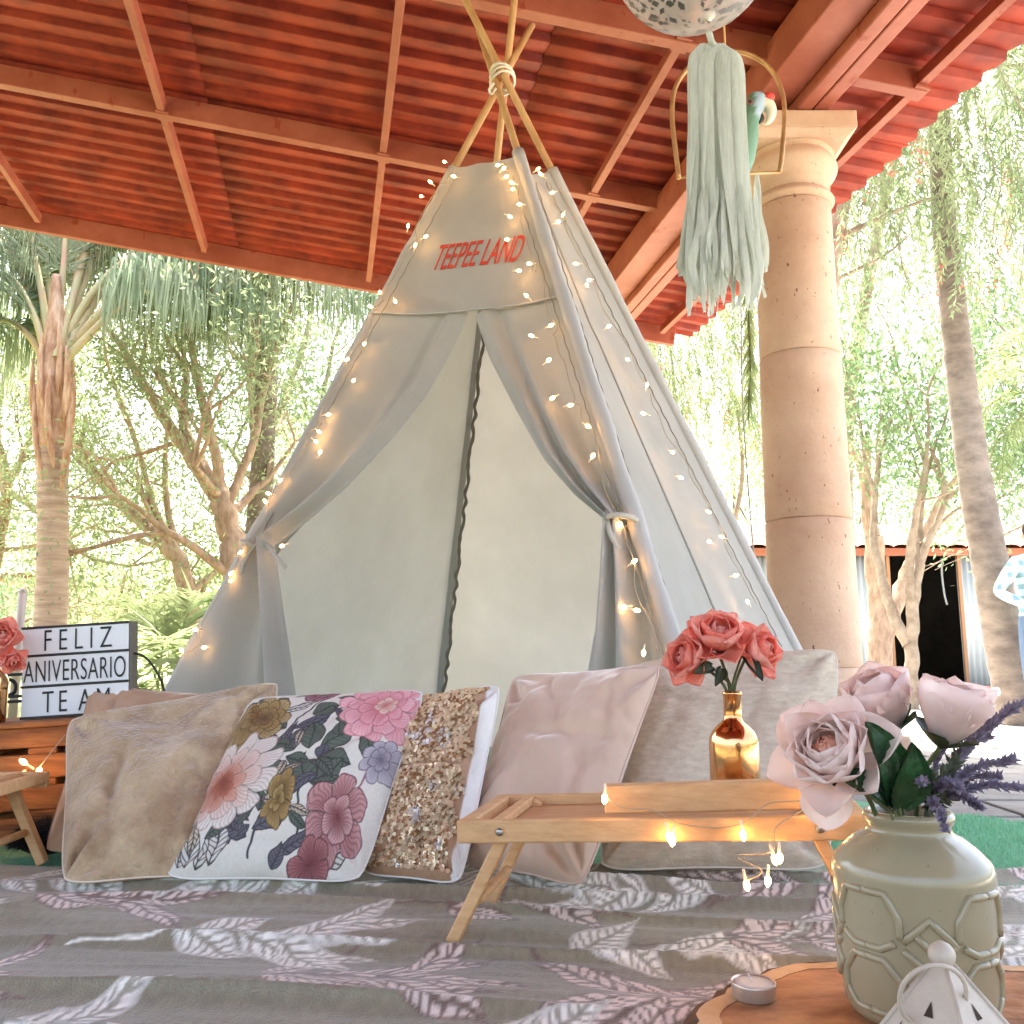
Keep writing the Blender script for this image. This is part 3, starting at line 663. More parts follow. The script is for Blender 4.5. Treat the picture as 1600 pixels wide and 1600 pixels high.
def floral(s, t):
    p = Paint(s, t, (224, 218, 206), .07, 7.0); GR, GRd, SL_, SLd = (96, 104, 92), (58, 64, 56), (104, 100, 108), (70, 66, 74)
    OL, OLd = (150, 118, 70), (92, 66, 36)
    for st, wd, c in (([(.42, .05), (.44, .25), (.36, .5), (.40, .75), (.5, .92)], .008, SLd), ([(.62, .15), (.6, .4), (.66, .55), (.72, .7)], .007, GRd), ([(.30, .1), (.36, .3), (.33, .45)], .008, SLd), ([(.9, .2), (.86, .4), (.9, .55)], .007, (150, 110, 120))): p.stem(st, wd, c)
    for cx, cy, a, L, W in ((.34, .48, 1.2, .26, .035), (.38, .52, .85, .30, .04), (.36, .55, 2.2, .22, .035), (.40, .66, .6, .26, .035), (.35, .30, 2.4, .2, .035), (.38, .22, 1.9, .2, .035), (.42, .15, .5, .2, .04), (.40, .12, 2.7, .22, .045), (.3, .15, 1.2, .18, .04), (.55, .1, .3, .2, .035), (.52, .22, 2.0, .18, .035), (.22, .28, -.6, .2, .035), (.47, .35, 1.1, .2, .04)):
        p.leaf(cx, cy, a, L, W, SL_, SLd, (60, 58, 62), .8, 8, .004, .1, .3)
    for cx, cy, a, L, W in ((.55, .55, 1.9, .17, .062), (.60, .56, .75, .19, .065), (.60, .50, -.1, .17, .055), (.58, .46, 2.9, .15, .05), (.62, .36, .9, .18, .06), (.62, .36, 2.2, .17, .055), (.46, .78, .5, .13, .06), (.78, .68, -1.2, .2, .05), (.80, .62, 1.2, .2, .045), (.72, .76, 3.4, .14, .06), (.36, .40, .3, .12, .06)):
        p.leaf(cx, cy, a, L, W, GR, GRd, (52, 56, 50), .85, 7, .004, .0, .14)
    for cx, cy, a, L, W in ((.05, .04, 1.25, .2, .05), (.11, .03, 1.5, .22, .05), (.17, .02, 1.1, .2, .045), (.24, .03, 1.4, .18, .05), (.02, .12, .9, .16, .04), (.20, .9, 2.8, .2, .03), (.3, .95, .4, .18, .03), (.28, .84, .1, .2, .03), (.68, .05, 1.2, .14, .04), (.83, .04, .8, .14, .04)):
        p.leaf(cx, cy, a, L, W, (214, 208, 200), (70, 64, 60), (64, 58, 54), .8, 8, .004, .2, .22)
    fr2 = random.Random(5)
    for k in range(60):
        g = fr2.random(); p.leaf(fr2.uniform(.02, .95), fr2.uniform(.02, .95), fr2.uniform(0, 6.28), fr2.uniform(.08, .16), fr2.uniform(.02, .04), GR if g < .4 else (SL_ if g < .8 else (206, 190, 160)), GRd if g < .4 else SLd, (66, 64, 62), .8, 7, .004, fr2.uniform(-.3, .3), .25)
    p.flower(.17, .76, .20, [(1, 9, OLd, (196, 170, 120), .3), (.8, 8, OLd, (180, 148, 92), 1.2), (.58, 7, (110, 80, 44), (170, 136, 84), .6), (.34, 6, (96, 68, 38), (150, 116, 68), 2)], .9, 3, (80, 58, 36))
    p.flower(.18, .40, .25, [(1, 11, (226, 190, 172), (232, 222, 212), .2), (.78, 9, (206, 140, 118), (234, 212, 200), 1.0), (.52, 8, (178, 98, 74), (224, 170, 150), .4), (.28, 7, (140, 74, 54), (196, 116, 92), .9)], .55, 1, (150, 110, 100), edgek=.5)
    p.flower(.82, .86, .25, [(1, 11, (214, 120, 128), (236, 178, 182), .5), (.78, 9, (212, 112, 122), (238, 184, 188), 1.4), (.55, 8, (200, 98, 110), (234, 170, 176), .2), (.3, 6, (204, 120, 112), (240, 214, 196), .8)], .35, 2, (178, 84, 96), edgek=.6)
    p.flower(.79, .24, .21, [(1, 6, (140, 76, 78), (206, 156, 152), .9), (.55, 5, (126, 64, 66), (220, 176, 170), .2)], .8, 5, (88, 40, 50), squash=.7)
    p.flower(.72, .05, .10, [(1, 5, (120, 60, 64), (184, 122, 120), .4)], .7, 6, (84, 40, 48))
    p.flower(.50, .30, .14, [(1, 6, OLd, (186, 154, 96), .4), (.5, 5, (120, 92, 50), (200, 170, 112), 1.)], .8, 8, (86, 64, 38), squash=.6)
    p.flower(.44, .97, .10, [(1, 6, (110, 56, 72), (176, 128, 138), .2), (.5, 5, (100, 50, 64), (190, 150, 156), .9)], .7, 4, (84, 44, 56))
    p.flower(.91, .52, .12, [(1, 8, (132, 122, 132), (206, 198, 204), .6), (.55, 6, (120, 108, 120), (190, 180, 188), 0)], .6, 7, (98, 88, 98))
    p.c *= (.96 + .06 * vnoise(s * 220, t * 220, 2).ravel()[:, None]); return linA(np.clip(p.c, 0, 255))
pillow('floral_pillow', 'white pillow printed with pink, peach and gold flowers and grey leaves', G(246, 1378, GZ), G(568, 1384, GZ), P(672, 1073, 2.06), P(390, 1087, 2.10), .070, m_print, m_white, 330, floral, 12, .009, .05)
so, SF, SN = pillow('sequin_pillow', 'gold sequin pillow with a white satin back', G(560, 1368, GZ), G(722, 1386, GZ), P(787, 1064, 2.00), P(610, 1098, 2.16), .055, mat('sequin_cover', (255, 255, 255), .6, attr='paint', bump=.3, bscale=200), m_white, 70, lambda s, t: linA(np.where((s.ravel() > .90)[:, None], [232, 228, 222], [176, 136, 104])), 21, wrk=.012, pull=.03, tb=.075)
# sequins: real discs over the front
ns = 64; qi = np.linspace(2, 67, ns); S_, T_ = np.meshgrid(qi, qi); S_ = (S_ + (np.arange(ns) % 2)[:, None] * .5).clip(0, 68).ravel(); T_ = T_.ravel()
i0, j0 = T_.astype(int), S_.astype(int); Cq = SF[i0, j0] * (1 - (S_ - j0))[:, None] + SF[i0, j0 + 1] * (S_ - j0)[:, None]
msk = fbm(S_ / 18, T_ / 18, 61, 3); tilt = SN + rdirs(len(Cq)) * .42; tilt /= np.linalg.norm(tilt, axis=1, keepdims=True)
e1 = np.cross(tilt, [0, 0, 1.0]); e1 /= np.linalg.norm(e1, axis=1, keepdims=True); e2 = np.cross(tilt, e1)
Cq = Cq + SN * .003; rs = nr.uniform(.0038, .0052, len(Cq))[:, None]
keep = (S_ < 60.5 + 2 * np.sin(T_ * .5)) & ((msk > .34) | (nr.random(len(Cq)) < .55))
V = np.stack([Cq + rs * (math.cos(a) * e1 + math.sin(a) * e2) for a in np.linspace(0, 2 * math.pi, 6, endpoint=False)], 1)[keep]
cq = np.where((fbm(S_ / 9 + 3, T_ / 9, 71, 2) > .56)[:, None], [232, 226, 218], [236, 212, 176]); cq = np.where((nr.random(len(Cq)) < .22)[:, None], [168, 124, 82], cq)[keep]
cq = np.where((nr.random(len(cq)) < .12)[:, None], [246, 226, 180], cq)
sq = np_mesh('sequins', V.reshape(-1, 3), np.arange(len(V) * 6).reshape(-1, 6), mat('gold_sequin', (255, 255, 255), .32, .35, attr='paint'), so, False, linA(np.repeat(cq, 6, 0))); tag(sq, kind='stuff')
pillow('pink_pillow', 'dusty pink velvet pillow leaning between the sequin pillow and the grey linen one', G(718, 1358, GZ), G(912, 1394, GZ), P(1042, 1032, 2.04), P(798, 1052, 2.18), .075, m_pinkv, m_pinkv, 100, seed=33, wrk=.016, pull=.06, seam=mat('pink_piping', (214, 184, 168), .7))
pillow('linen_pillow', 'large grey beige linen pillow at the end of the row beside the column', G(925, 1366, GZ), G(1302, 1366, GZ), P(1316, 1008, 2.20), P(990, 1030, 2.28), .085, m_linen, m_linen, 100, seed=41, wrk=.014, pull=.05, seam=mat('linen_edge', (222, 212, 200), .85))

# ------------------------------------------------------------------ tray tables
m_screw = mat('steel_screw', (170, 164, 156), .35, .9)
def tray(label, p0, ang, L, W, z0, z1, group, with_bar=True):
    ux = np.array([math.cos(ang), math.sin(ang), (z1 - z0) / L]); uy = np.array([-math.sin(ang), math.cos(ang), 0]); p0 = np.array([p0[0], p0[1], z0]); up_ = unit(np.cross(ux, uy))
    t = thing('bed_tray_table', label, 'tray table', (p0[0], p0[1], 0), group)
    def q(a, b, c=0): return p0 + ux * a + uy * b + up_ * c
    hb = .034
    MB().bar(q(0, .008, -hb / 2), q(L, .008, -hb / 2), .016, hb, up_).build('front_rail', m_pine, t, bevel=.003)
    MB().bar(q(0, W - .008, -hb / 2), q(L, W - .008, -hb / 2), .016, hb, up_).build('back_rail', m_pine, t, bevel=.003)
    for a in (.012, L - .012): MB().bar(q(a, .0165, -.012), q(a, W - .0165, -.012), .024, .022, up_).build('end_rail', m_pine, t, bevel=.003)
    for a in (.062, L - .062): MB().bar(q(a, .0165, -.008), q(a, W - .0165, -.008), .018, .014, up_).build('cross_slat', m_pine, t, bevel=.002)
    MB().bar(q(.0245, W / 2, -.019), q(L - .0245, W / 2, -.019), W - .034, .005, up_).build('tray_board', mat('tray_ply', (206, 158, 112), .55, col2=(186, 136, 92), nscale=8, stretch=(.6, 8, 8)), t)
    for s, a0 in ((-1, .068), (1, L - .068)):
        for b in (.0265, W - .0265):
            top = q(a0 - s * .012, b, -.008); foot = top + np.array([ux[0], ux[1], 0]) * s * .092; foot[2] = blanket_z(foot[0], foot[1]) + .002
            MB().bar(foot, top, .019, .026, uy).build('leg', m_pine, t, bevel=.003)
        f0 = q(a0 + s * .042, .036, 0); f1 = q(a0 + s * .042, W - .036, 0); f0[2] = f1[2] = .085 + (z1 - z0) * (0 if s < 0 else .5)
        MB().tube([f0, f1], .008, 10).build('leg_dowel', m_pine, t, True)
        MB().lathe([(.0005, 0), (.0055, .0005), (.006, .002), (.004, .004), (.0005, .0045)], q(a0, -.0005, -hb / 2), 14, Vector(-uy).to_track_quat('Z', 'Y')).build('screw', m_screw, t, True)
    if with_bar:
        MB().bar(q(.225, .045, .022), q(L - .06, .050, .024), .030, .042, up_).build('reading_bar', m_pine, t, bevel=.003)
    return t, q
TRAY, tq = tray('pale pine folding tray table with a copper bottle of coral flowers on it', (-.086, 1.435), R(-13), .60, .27, .207, .238, 'folding tray tables')
tray('pale pine folding tray table cut off beside the pallet, nothing on its near corner', (-1.60, 1.735), R(2), .60, .27, .207, .207, 'folding tray tables', False)

# ------------------------------------------------------------------ flowers
def petal_mesh(prm, n=13, m_=9, rr=None):
    # prm: length L, width W, open angle (0 closed over the centre, 1 flat), cup, curl
    L, W, op, cup, curl, rough = prm; A = np.zeros((n, m_, 3)); sd = rr.random() * 50
    for i in range(n):
        v = math.sin(math.pi / 2 * i / (n - 1)) if n > 8 else i / (n - 1)
        wv = W * max(.12 * (1 - v) , math.sin(math.pi * min(.9999, max(.0, v) ** 1.45)) ** .55)
        th0 = R(8) + op * R(72); th = th0 - (1 - op) * R(75) * max(0, v - .35) + curl * R(80) * max(0, v - .6)
        # integrate the centre line
        if i == 0: c = np.array([.0, 0, 0])
        else:
            d = L * (v - pv_); c = c + np.array([0, math.sin(th) * d, math.cos(th) * d])
        pv_ = v
        nv = np.array([0, -math.cos(th), math.sin(th)])
        for j in range(m_):
            u = 2 * j / (m_ - 1) - 1; notch = rough * L * .05 * math.sin(u * 7 + sd) * v ** 4
            tang = np.array([0, math.sin(th), math.cos(th)])
            A[i, j] = c + np.array([u * wv, 0, 0]) * (1 - .18 * cup * u * u) + nv * (cup * wv * (u * u) * .75 + rough * .05 * L * math.sin(u * 5 + v * 4 + sd) * v) + tang * notch
    return A
def bloom(name, label, c, axis, rings, m, cat='flower', group=None, seed=0, stem=None, m_in=None, cols=None, leaves=None, sepal=True):
    rr = random.Random(seed); c = np.array(c, float); q = Vector(axis).normalized().to_track_quat('Z', 'Y')
    t = thing(name, label, cat, c, group); az0 = rr.random() * 6
    for ri, (cnt, L, W, op, cup, curl, rough, r0, z0, mm) in enumerate(rings):
        for k in range(cnt):
            A = petal_mesh((L * rr.uniform(.92, 1.08), W * rr.uniform(.9, 1.1), op + rr.uniform(-.06, .06), cup, curl, rough), 13, 9, rr)
            az = az0 + ri * .9 + 2 * math.pi * k / cnt + rr.uniform(-.15, .15); M_ = q.to_matrix() @ Matrix.Rotation(az, 3, 'Z')
            A = A + np.array([0, r0, z0]); B = (A.reshape(-1, 3) @ np.array(M_).T + c).reshape(A.shape)
            grid_obj('petal', B, mm, t)
    if sepal:
        for k in range(4):
            A = petal_mesh((rings[-1][1] * .55, rings[-1][2] * .34, .75, .4, .2, .1), 6, 5, rr); M_ = q.to_matrix() @ Matrix.Rotation(k * 1.6, 3, 'Z')
            grid_obj('sepal', ((A + [0, 0, -.004]).reshape(-1, 3) @ np.array(M_).T + c).reshape(A.shape), m_leafd, t)
    if stem is not None: MB().tube(smooth_path([c] + [np.array(s) for s in stem], 6), .0028, 7).build('stem', m_stem, t, True)
    for lf in (leaves or []): flower_leaf(t, *lf)
    return t
m_stem = mat('flower_stem', (104, 116, 70), .6, col2=(84, 92, 56), nscale=20)
m_leafd = mat('dark_leaf', (62, 78, 48), .5, col2=(46, 60, 38), nscale=30, trans=.15)
m_leafg = mat('rose_leaf', (44, 88, 44), .45, col2=(30, 62, 32), nscale=40, bump=.3, bscale=120, trans=.1)
def flower_leaf(parent, p, q_, wd, nrm, m=None, name='leaf', serr=0.0):
    p = np.array(p, float); q_ = np.array(q_, float); d = q_ - p; L = np.linalg.norm(d); d /= L; s = unit(np.cross(d, nrm)); nn = np.cross(s, d); A = np.zeros((17, 9, 3))
    for i in range(17):
        t = i / 16; w_ = wd * math.sin(math.pi * min(.999, .04 + .95 * t) ** .85) ** .8 * (1 + serr * (i % 2))
        for j in range(9):
            u = j / 4 - 1; A[i, j] = p + d * L * t + s * w_ * u + nn * (.18 * wd * u * u + .12 * L * math.sin(math.pi * t) + .004 * math.cos(j * 3.1) * abs(u))
    return grid_obj(name, A, m or m_leafd, parent)
m_coral = mat('coral_petal', (251, 168, 150), .6, col2=(247, 140, 124), nscale=40, trans=.42)
m_coral2 = mat('coral_petal_light', (252, 192, 176), .6, col2=(249, 168, 152), nscale=40, trans=.42)
m_blush = mat('blush_petal', (253, 237, 230), .6, col2=(251, 227, 218), nscale=30, trans=.42)
m_blush2 = mat('blush_heart_petal', (246, 190, 164), .6, col2=(240, 170, 146), nscale=30, trans=.3)
m_rose = mat('pale_rose_petal', (253, 234, 227), .55, col2=(251, 224, 216), nscale=22, trans=.42)
m_rosein = mat('rose_heart_petal', (250, 214, 206), .55, trans=.42)
def peony_rings(r, a, b): return [(4, r * .75, r * .38, -.10, 1.0, 0, .4, .004, .0, a), (5, r * .95, r * .50, .10, 1.0, 0, .4, .006, 0, b), (6, r * 1.10, r * .62, .28, 1.0, .0, .5, .008, -.002, a), (6, r * 1.15, r * .66, .48, .9, .05, .6, .008, -.004, b), (5, r * 1.08, r * .60, .82, .7, .1, .7, .008, -.006, a)]
# bottle on the tray
bx_ = P(1148, 1200, 1.60); bz = float(tq(.36, .14, -.0165)[2]); BC = np.array([bx_[0], 1.60, bz])
m_gold = mat('mercury_copper_glass', (232, 184, 132), .13, 1.0, col2=(204, 142, 92), nscale=7, ndetail=5, bump=.06, bscale=20)
bo = thing('copper_bottle', 'shiny copper gold bottle vase standing on the tray table', 'vase', BC)
bprof = [(.034, 0), (.041, .002), (.0425, .008), (.0425, .098), (.041, .108), (.036, .119), (.028, .128), (.0205, .134), (.0165, .138), (.0155, .146), (.0155, .178), (.0172, .181), (.0172, .186), (.0145, .187), (.0135, .180), (.0135, .15)]
MB().lathe(bprof, BC, 40).build('body', m_gold, bo, True)
nk = BC + [0, 0, .18]
def stem_to(nk, dx, dy): return [nk + np.array([dx, dy, .004]), nk + np.array([dx * .3, dy * .3, -.12])]
for lab, (u, v, dY), ax, r, sd in (('coral silk peony in the copper bottle, leaning over the pink pillow', (1078, 1028, -.02), (-.85, -.6, .25), .050, 3), ('upright coral silk peony at the middle of the copper bottle', (1122, 1000, -.03), (-.05, -.75, .75), .058, 5), ('coral silk peony in the copper bottle, leaning towards the vase', (1180, 1018, -.015), (.75, -.7, .35), .054, 8)):
    c = P(u, v, 1.60 + dY); g = bloom('coral_peony', lab, c - unit(ax) * .018, ax, peony_rings(r, m_coral, m_coral2), m_coral, group='coral peonies in the copper bottle', seed=sd, stem=stem_to(nk, (u - 1147) / 9000, 0))
for lab, pu, qv in (('dark green leaf hanging under the coral peonies by the bottle neck', (1128, 1045), (1118, 1072)), ('dark curled leaf drooping from the coral peony nearest the vase', (1160, 1020), (1192, 1064)), ('dark green leaf between the two coral peonies nearest the pink pillow', (1112, 1042), (1083, 1052))):
    lt = thing('flower_leaf', lab, 'leaf', P(pu[0], pu[1], 1.57)); flower_leaf(lt, P(pu[0], pu[1], 1.57), P(qv[0], qv[1], 1.54), .011, (0, -1, .2), name='leaf_blade')
    MB().tube(smooth_path([P(pu[0], pu[1], 1.57), nk + [.0, 0, .012], nk - [0, 0, .04]], 5), .002, 6).build('stem', m_stem, lt, True)

# ------------------------------------------------------------------ wood slice with vase, candle and lantern
m_slice = mat('sawn_wood', (206, 148, 98), .7, col2=(146, 86, 50), nscale=7, ndetail=10, stretch=(1, 3, 1), bump=.5, bscale=40)
m_sapw = mat('sapwood', (226, 186, 140), .65, col2=(206, 160, 112), nscale=16)
m_bark = mat('bark', (122, 88, 60), .95, col2=(84, 58, 40), nscale=22, bump=.9, bscale=40)
SX, SY = .535, 1.015; SZ0 = .020; SZ = .052
def slice_r(a, k=1.0): return k * (1 + .025 * math.sin(3 * a + 1) + .018 * math.sin(7 * a) + .010 * math.sin(19 * a) + .006 * math.sin(41 * a))
ws = thing('wood_slice', 'round slab of wood with bark edge under the vase and candle', 'wood slab', (SX, SY, SZ0))
ang = np.linspace(0, 2 * np.pi, 96, endpoint=False)
def ringpts(k, z, ex=0): return np.array([[SX + .345 * slice_r(a, k) * math.cos(a) + ex * math.cos(a), SY + .285 * slice_r(a, k) * math.sin(a) + ex * math.sin(a), z] for a in ang])
rg = np.stack([ringpts(k, SZ + .0006 * math.sin(k * 40)) for k in np.linspace(.02, .90, 26)]); grid_obj('heartwood', rg, m_slice, ws, wrap=True)
rg = np.stack([ringpts(.90, SZ), ringpts(.93, SZ + .001), ringpts(.975, SZ)]); grid_obj('sapwood', rg, m_sapw, ws, wrap=True)
rg = np.stack([ringpts(.975, SZ), ringpts(1.0, SZ - .004), ringpts(1.02, SZ - .015), ringpts(1.0, SZ0)]) + nr.normal(size=(4, 96, 3)) * np.array([0, 1, 1, .3])[:, None, None] * .002; grid_obj('bark_edge', rg, m_bark, ws, wrap=True)

VX, VY = float(P(1429, 1430, 1.10)[0]), 1.10; VZ = SZ + .0015
m_sage = mat('sage_glazed_ceramic', (166, 153, 124), .24, col2=(152, 140, 110), nscale=5, coat=.25, spec=.5, bump=.08, bscale=14, spots=((132, 126, 104), 190, .70))
vz = thing('sage_vase', 'glossy sage green ceramic vase with raised lattice pattern holding pink flowers', 'vase', (VX, VY, VZ))
RB_ = .0885
vprof = [(.060, 0), (.074, .003), (.080, .012), (.083, .030), (RB_, .155), (.0880, .164), (.0845, .172), (.073, .184), (.060, .195), (.0495, .2), (.0465, .203), (.0465, .210), (.0495, .214), (.0505, .219), (.0485, .224), (.0445, .225), (.0415, .220), (.0415, .20), (.05, .17), (.05, .1)]
MB().lathe(vprof, (VX, VY, VZ), 72).build('body', m_sage, vz, True)
def on_vase(a, z): 
    rr_ = float(np.interp(z, [p[1] for p in vprof[:7]], [p[0] for p in vprof[:7]])); return np.array([VX + rr_ * math.sin(a), VY - rr_ * math.cos(a), VZ + z])
motif = [[(-.5, .92), (-.32, .92), (-.22, .74), (-.22, .60)], [(.5, .92), (.32, .92), (.22, .74), (.22, .60)], [(-.20, .58), (0, .76), (.20, .58), (.08, .46), (-.10, .64)], [(-.20, .52), (0, .36), (.16, .48)], [(-.5, .5), (-.38, .5), (-.26, .56)], [(.5, .5), (.38, .5), (.26, .56)],
         [(-.5, .42), (-.36, .42), (-.22, .26), (-.22, .1)], [(.5, .42), (.36, .42), (.22, .26), (.22, .1)], [(-.16, .30), (0, .16), (.16, .30), (.0, .42)], [(-.5, .02), (-.34, .02), (-.24, .12)], [(.5, .02), (.34, .02), (.24, .12)]]
for k in range(4):
    for ml in motif:
        pts = [on_vase(R(-14) + k * math.pi / 2 + x * math.pi / 2, .018 + z * .140) for x, z in ml]
        fine = []
        for a, b in zip(pts[:-1], pts[1:]): fine += [a * (1 - t) + b * t for t in (0, .25, .5, .75)]
        fine.append(pts[-1]); ctr = np.array([VX, VY, 0])
        out_ = []
        for p in fine:
            d = p - ctr; d[2] = 0; rr_ = np.linalg.norm(d); p2 = ctr + d / rr_ * max(RB_ * .0 + float(np.interp(p[2] - VZ, [q_[1] for q_ in vprof[:7]], [q_[0] for q_ in vprof[:7]])), 0) ; p2[2] = p[2]; out_.append(p2)
        MB().tube(out_, .0044, 8).build('relief', m_sage, vz, True)

tc_ = np.array([*G(1178, 1560, SZ)[:2], SZ + .001])
tl = thing('tealight_candle', 'small white tealight candle in a metal cup on the wood slab', 'candle', tc_)
m_alu = mat('aluminium_cup', (206, 196, 184), .35, .7); m_wax = mat('white_wax', (240, 236, 230), .5, trans=.2)
MB().lathe([(.024, 0), (.0255, .002), (.0262, .016), (.0268, .0185), (.0258, .0185), (.0252, .015)], tc_, 36).build('cup', m_alu, tl, True)
MB().lathe([(.0005, .0172), (.012, .0172), (.0245, .0166), (.0249, .0158)], tc_, 36, cap=False).build('wax', m_wax, tl, True)
MB().tube([tc_ + [-.002, 0, .016], tc_ + [-.003, 0, .022], tc_ + [-.006, 0, .027]], .001, 6).build('wick', m_wax, tl, True)

m_lant = mat('cream_painted_metal', (204, 190, 172), .5, col2=(184, 168, 150), nscale=12, bump=.15, bscale=60); m_dark = mat('lantern_hole_shade', (60, 46, 34), .9)
LC = P(1472, 1500, .915); LZ = float(P(1466, 1492, .915)[2]); lx, ly = float(LC[0]), .915
la = thing('metal_lantern', 'cream metal lantern with pierced pyramid top and ring handle, at the bottom edge', 'lantern', (lx, ly, SZ))
hw, zt, zb = .074, LZ - .006, LZ - .118
rotL = R(38)
def lp(a, b, z): return np.array([lx + a * math.cos(rotL) - b * math.sin(rotL), ly + a * math.sin(rotL) + b * math.cos(rotL), z])
def face_pts(side, s, t): # s across -1..1, t 0 bottom..1 top
    wd = hw * (1 - t) + .006 * t; z = zb + (zt - zb) * t
    a, b = {0: (s * wd, -wd), 1: (wd, s * wd), 2: (-s * wd, wd), 3: (-wd, -s * wd)}[side]; return lp(a, b, z)
for side in range(4):
    A = np.array([[face_pts(side, s, t) for s in np.linspace(-1, 1, 5)] for t in np.linspace(0, 1, 5)]); o = grid_obj('roof_panel', A, m_lant, la)
    nrm = unit(np.cross(A[0, -1] - A[0, 0], A[-1, 0] - A[0, 0]))
    for (s, t, k) in ((-.3, .40, .10), (.3, .40, .10), (0, .62, .14), (-.55, .26, .08), (0, .26, .09), (.55, .26, .08), (-.55, .12, .10), (0, .12, .12), (.55, .12, .10), (-.28, .02, .08), (.28, .02, .08), (-.78, .12, .07), (.78, .12, .07), (-.62, .44, .06), (.62, .44, .06), (0, .46, .07), (-.8, .0, .07), (.8, .0, .07)):
        c0 = [face_pts(side, s - k, t), face_pts(side, s + k, t), face_pts(side, s, t + .11)]
        cen = sum(c0) / 3; MB().add([p + nrm * .0008 for p in c0] + [p - nrm * .001 for p in c0], [(0, 1, 2), (5, 4, 3)]).build('hole_shade_patch', m_dark, o)  # dark triangles laid on the panel for shaded openings; nothing is cut
    MB().tube([face_pts(side, 1, 0), face_pts(side, 1, 1)], .0022, 7).build('roof_rib', m_lant, la, True)
    a0_, b0_ = face_pts(side, -1, 0), face_pts(side, 1, 0)
    MB().bar([*lp(*[(-hw * .78, -hw * .78), (hw * .78, -hw * .78), (hw * .78, hw * .78), (-hw * .78, hw * .78)][side], SZ + .002)[:2], SZ + .004], [*lp(*[(-hw * .78, -hw * .78), (hw * .78, -hw * .78), (hw * .78, hw * .78), (-hw * .78, hw * .78)][side], 0)[:2], zb + .004], .008, .008, (1, 0, 0)).build('corner_post', m_lant, la)
MB().hexa([lp(a * hw * .85, b * hw * .85, z) for z in (SZ + .0005, SZ + .004) for a, b in ((-1, -1), (1, -1), (1, 1), (-1, 1))]).build('base_plate', m_lant, la)
MB().ball((lx, ly, LZ), .0125, 16, 10).build('finial', m_lant, la, True)
rcn = np.array([lx - .020, ly - .020, LZ - .030])
MB().tube([rcn + [.031 * math.cos(a), -.012 * math.sin(a), .031 * math.sin(a)] for a in np.linspace(0, 2 * math.pi, 40, endpoint=False)], .0023, 7, closed=True).build('ring_handle', m_lant, la, True)

# flowers of the sage vase
nk2 = np.array([VX, VY, VZ + .22])
r_ = .085
pr = [(5, .045, .022, -.1, 1, 0, .3, .004, .008, m_blush2), (7, .055, .026, .05, 1, 0, .3, .008, .006, m_blush2), (8, .064, .030, .22, 1, 0, .3, .010, .004, m_blush), (9, .068, .034, .34, 1.0, 0, .3, .010, .002, m_blush), (8, .072, .036, .50, .95, .0, .3, .010, -.002, m_blush), (6, .072, .036, .78, .8, .05, .3, .010, -.004, m_blush), (2, .070, .032, 1.15, .6, .1, .3, .010, -.004, m_blush)]
bloom('blush_peony', 'blush pink silk peony with peach heart hanging over the tray end', P(1300, 1178, 1.06) + np.array([.012, .01, -.012]), (-.55, -.70, .45), pr, m_blush, group=None, seed=14, stem=[nk2 + [-.05, -.02, .015], nk2 + [-.012, 0, -.1]])
rr1 = [(3, .050, .026, -.08, 1.1, 0, .15, .003, .010, m_rosein), (4, .062, .036, .08, 1.1, 0, .15, .006, .006, m_rosein), (5, .075, .046, .22, 1.05, .05, .15, .008, .003, m_rose), (5, .082, .052, .36, 1.0, .12, .2, .008, 0, m_rose)]
bloom('pale_rose', 'pale pink silk rose facing up, largest bloom of the sage vase', P(1470, 1165, 1.05), (.22, -.30, .95), rr1, m_rose, seed=4, stem=[nk2 + [.01, -.01, .03], nk2 + [.0, 0, -.1]])
bloom('pale_rose', 'pale pink silk rose tilted beside the blush peony, its petals folded open', P(1398, 1140, 1.11), (-.45, -.25, .85), rr1, m_rose, seed=9, stem=[nk2 + [-.01, .0, .04], nk2 + [0, 0, -.1]])
for lab, a, b, wd, nn in (('broad serrated rose leaf standing in front of the pink roses', (1396, 1258), (1352, 1128), .025, (.4, -1, .2)), ('serrated rose leaf spread over the vase rim beneath the blush peony', (1388, 1262), (1308, 1212), .020, (-.1, -.8, .7)), ('rose leaf pointing up from the middle of the vase rim', (1405, 1262), (1425, 1160), .022, (.1, -1, .1))):
    lt = thing('rose_leaf', lab, 'leaf', P(a[0], a[1], 1.05)); flower_leaf(lt, P(a[0], a[1], 1.055), P(b[0], b[1], 1.02), wd, nn, m_leafg, 'leaf_blade', .06)
    MB().tube([P(a[0], a[1], 1.055), nk2 - [0, 0, .06]], .0018, 6).build('stem', m_stem, lt, True)
# lavender sprigs
m_lav = mat('lavender_floret', (168, 154, 170), .7, col2=(132, 118, 140), nscale=60); m_lavg = mat('lavender_green', (120, 124, 98), .7, col2=(92, 94, 78), nscale=60)
lv = [((1500, 1112), 1.06, 'topmost purple lavender sprig reaching past the rose'), ((1598, 1098), 1.07, 'long purple lavender sprig pointing up to the palm trunk'), ((1575, 1108), 1.13, 'purple lavender sprig just behind the longest one'), ((1585, 1188), 1.04, 'purple lavender sprig reaching level with the rose'), ((1610, 1235), 1.05, 'lowest long lavender sprig spreading over the paving'), ((1500, 1232), .99, 'short lavender sprig curving over the vase shoulder'), ((1478, 1298), .985, 'short lavender sprig drooping against the vase neck'), ((1545, 1150), 1.10, 'lavender sprig half hidden behind the rose'), ((1560, 1215), 1.08, 'bushy lavender sprig in the middle of the bunch'), ((1440, 1225), 1.0, 'dark leafy lavender sprig beneath the rose'), ((1530, 1262), 1.03, 'thin lavender sprig low beside the vase neck')]
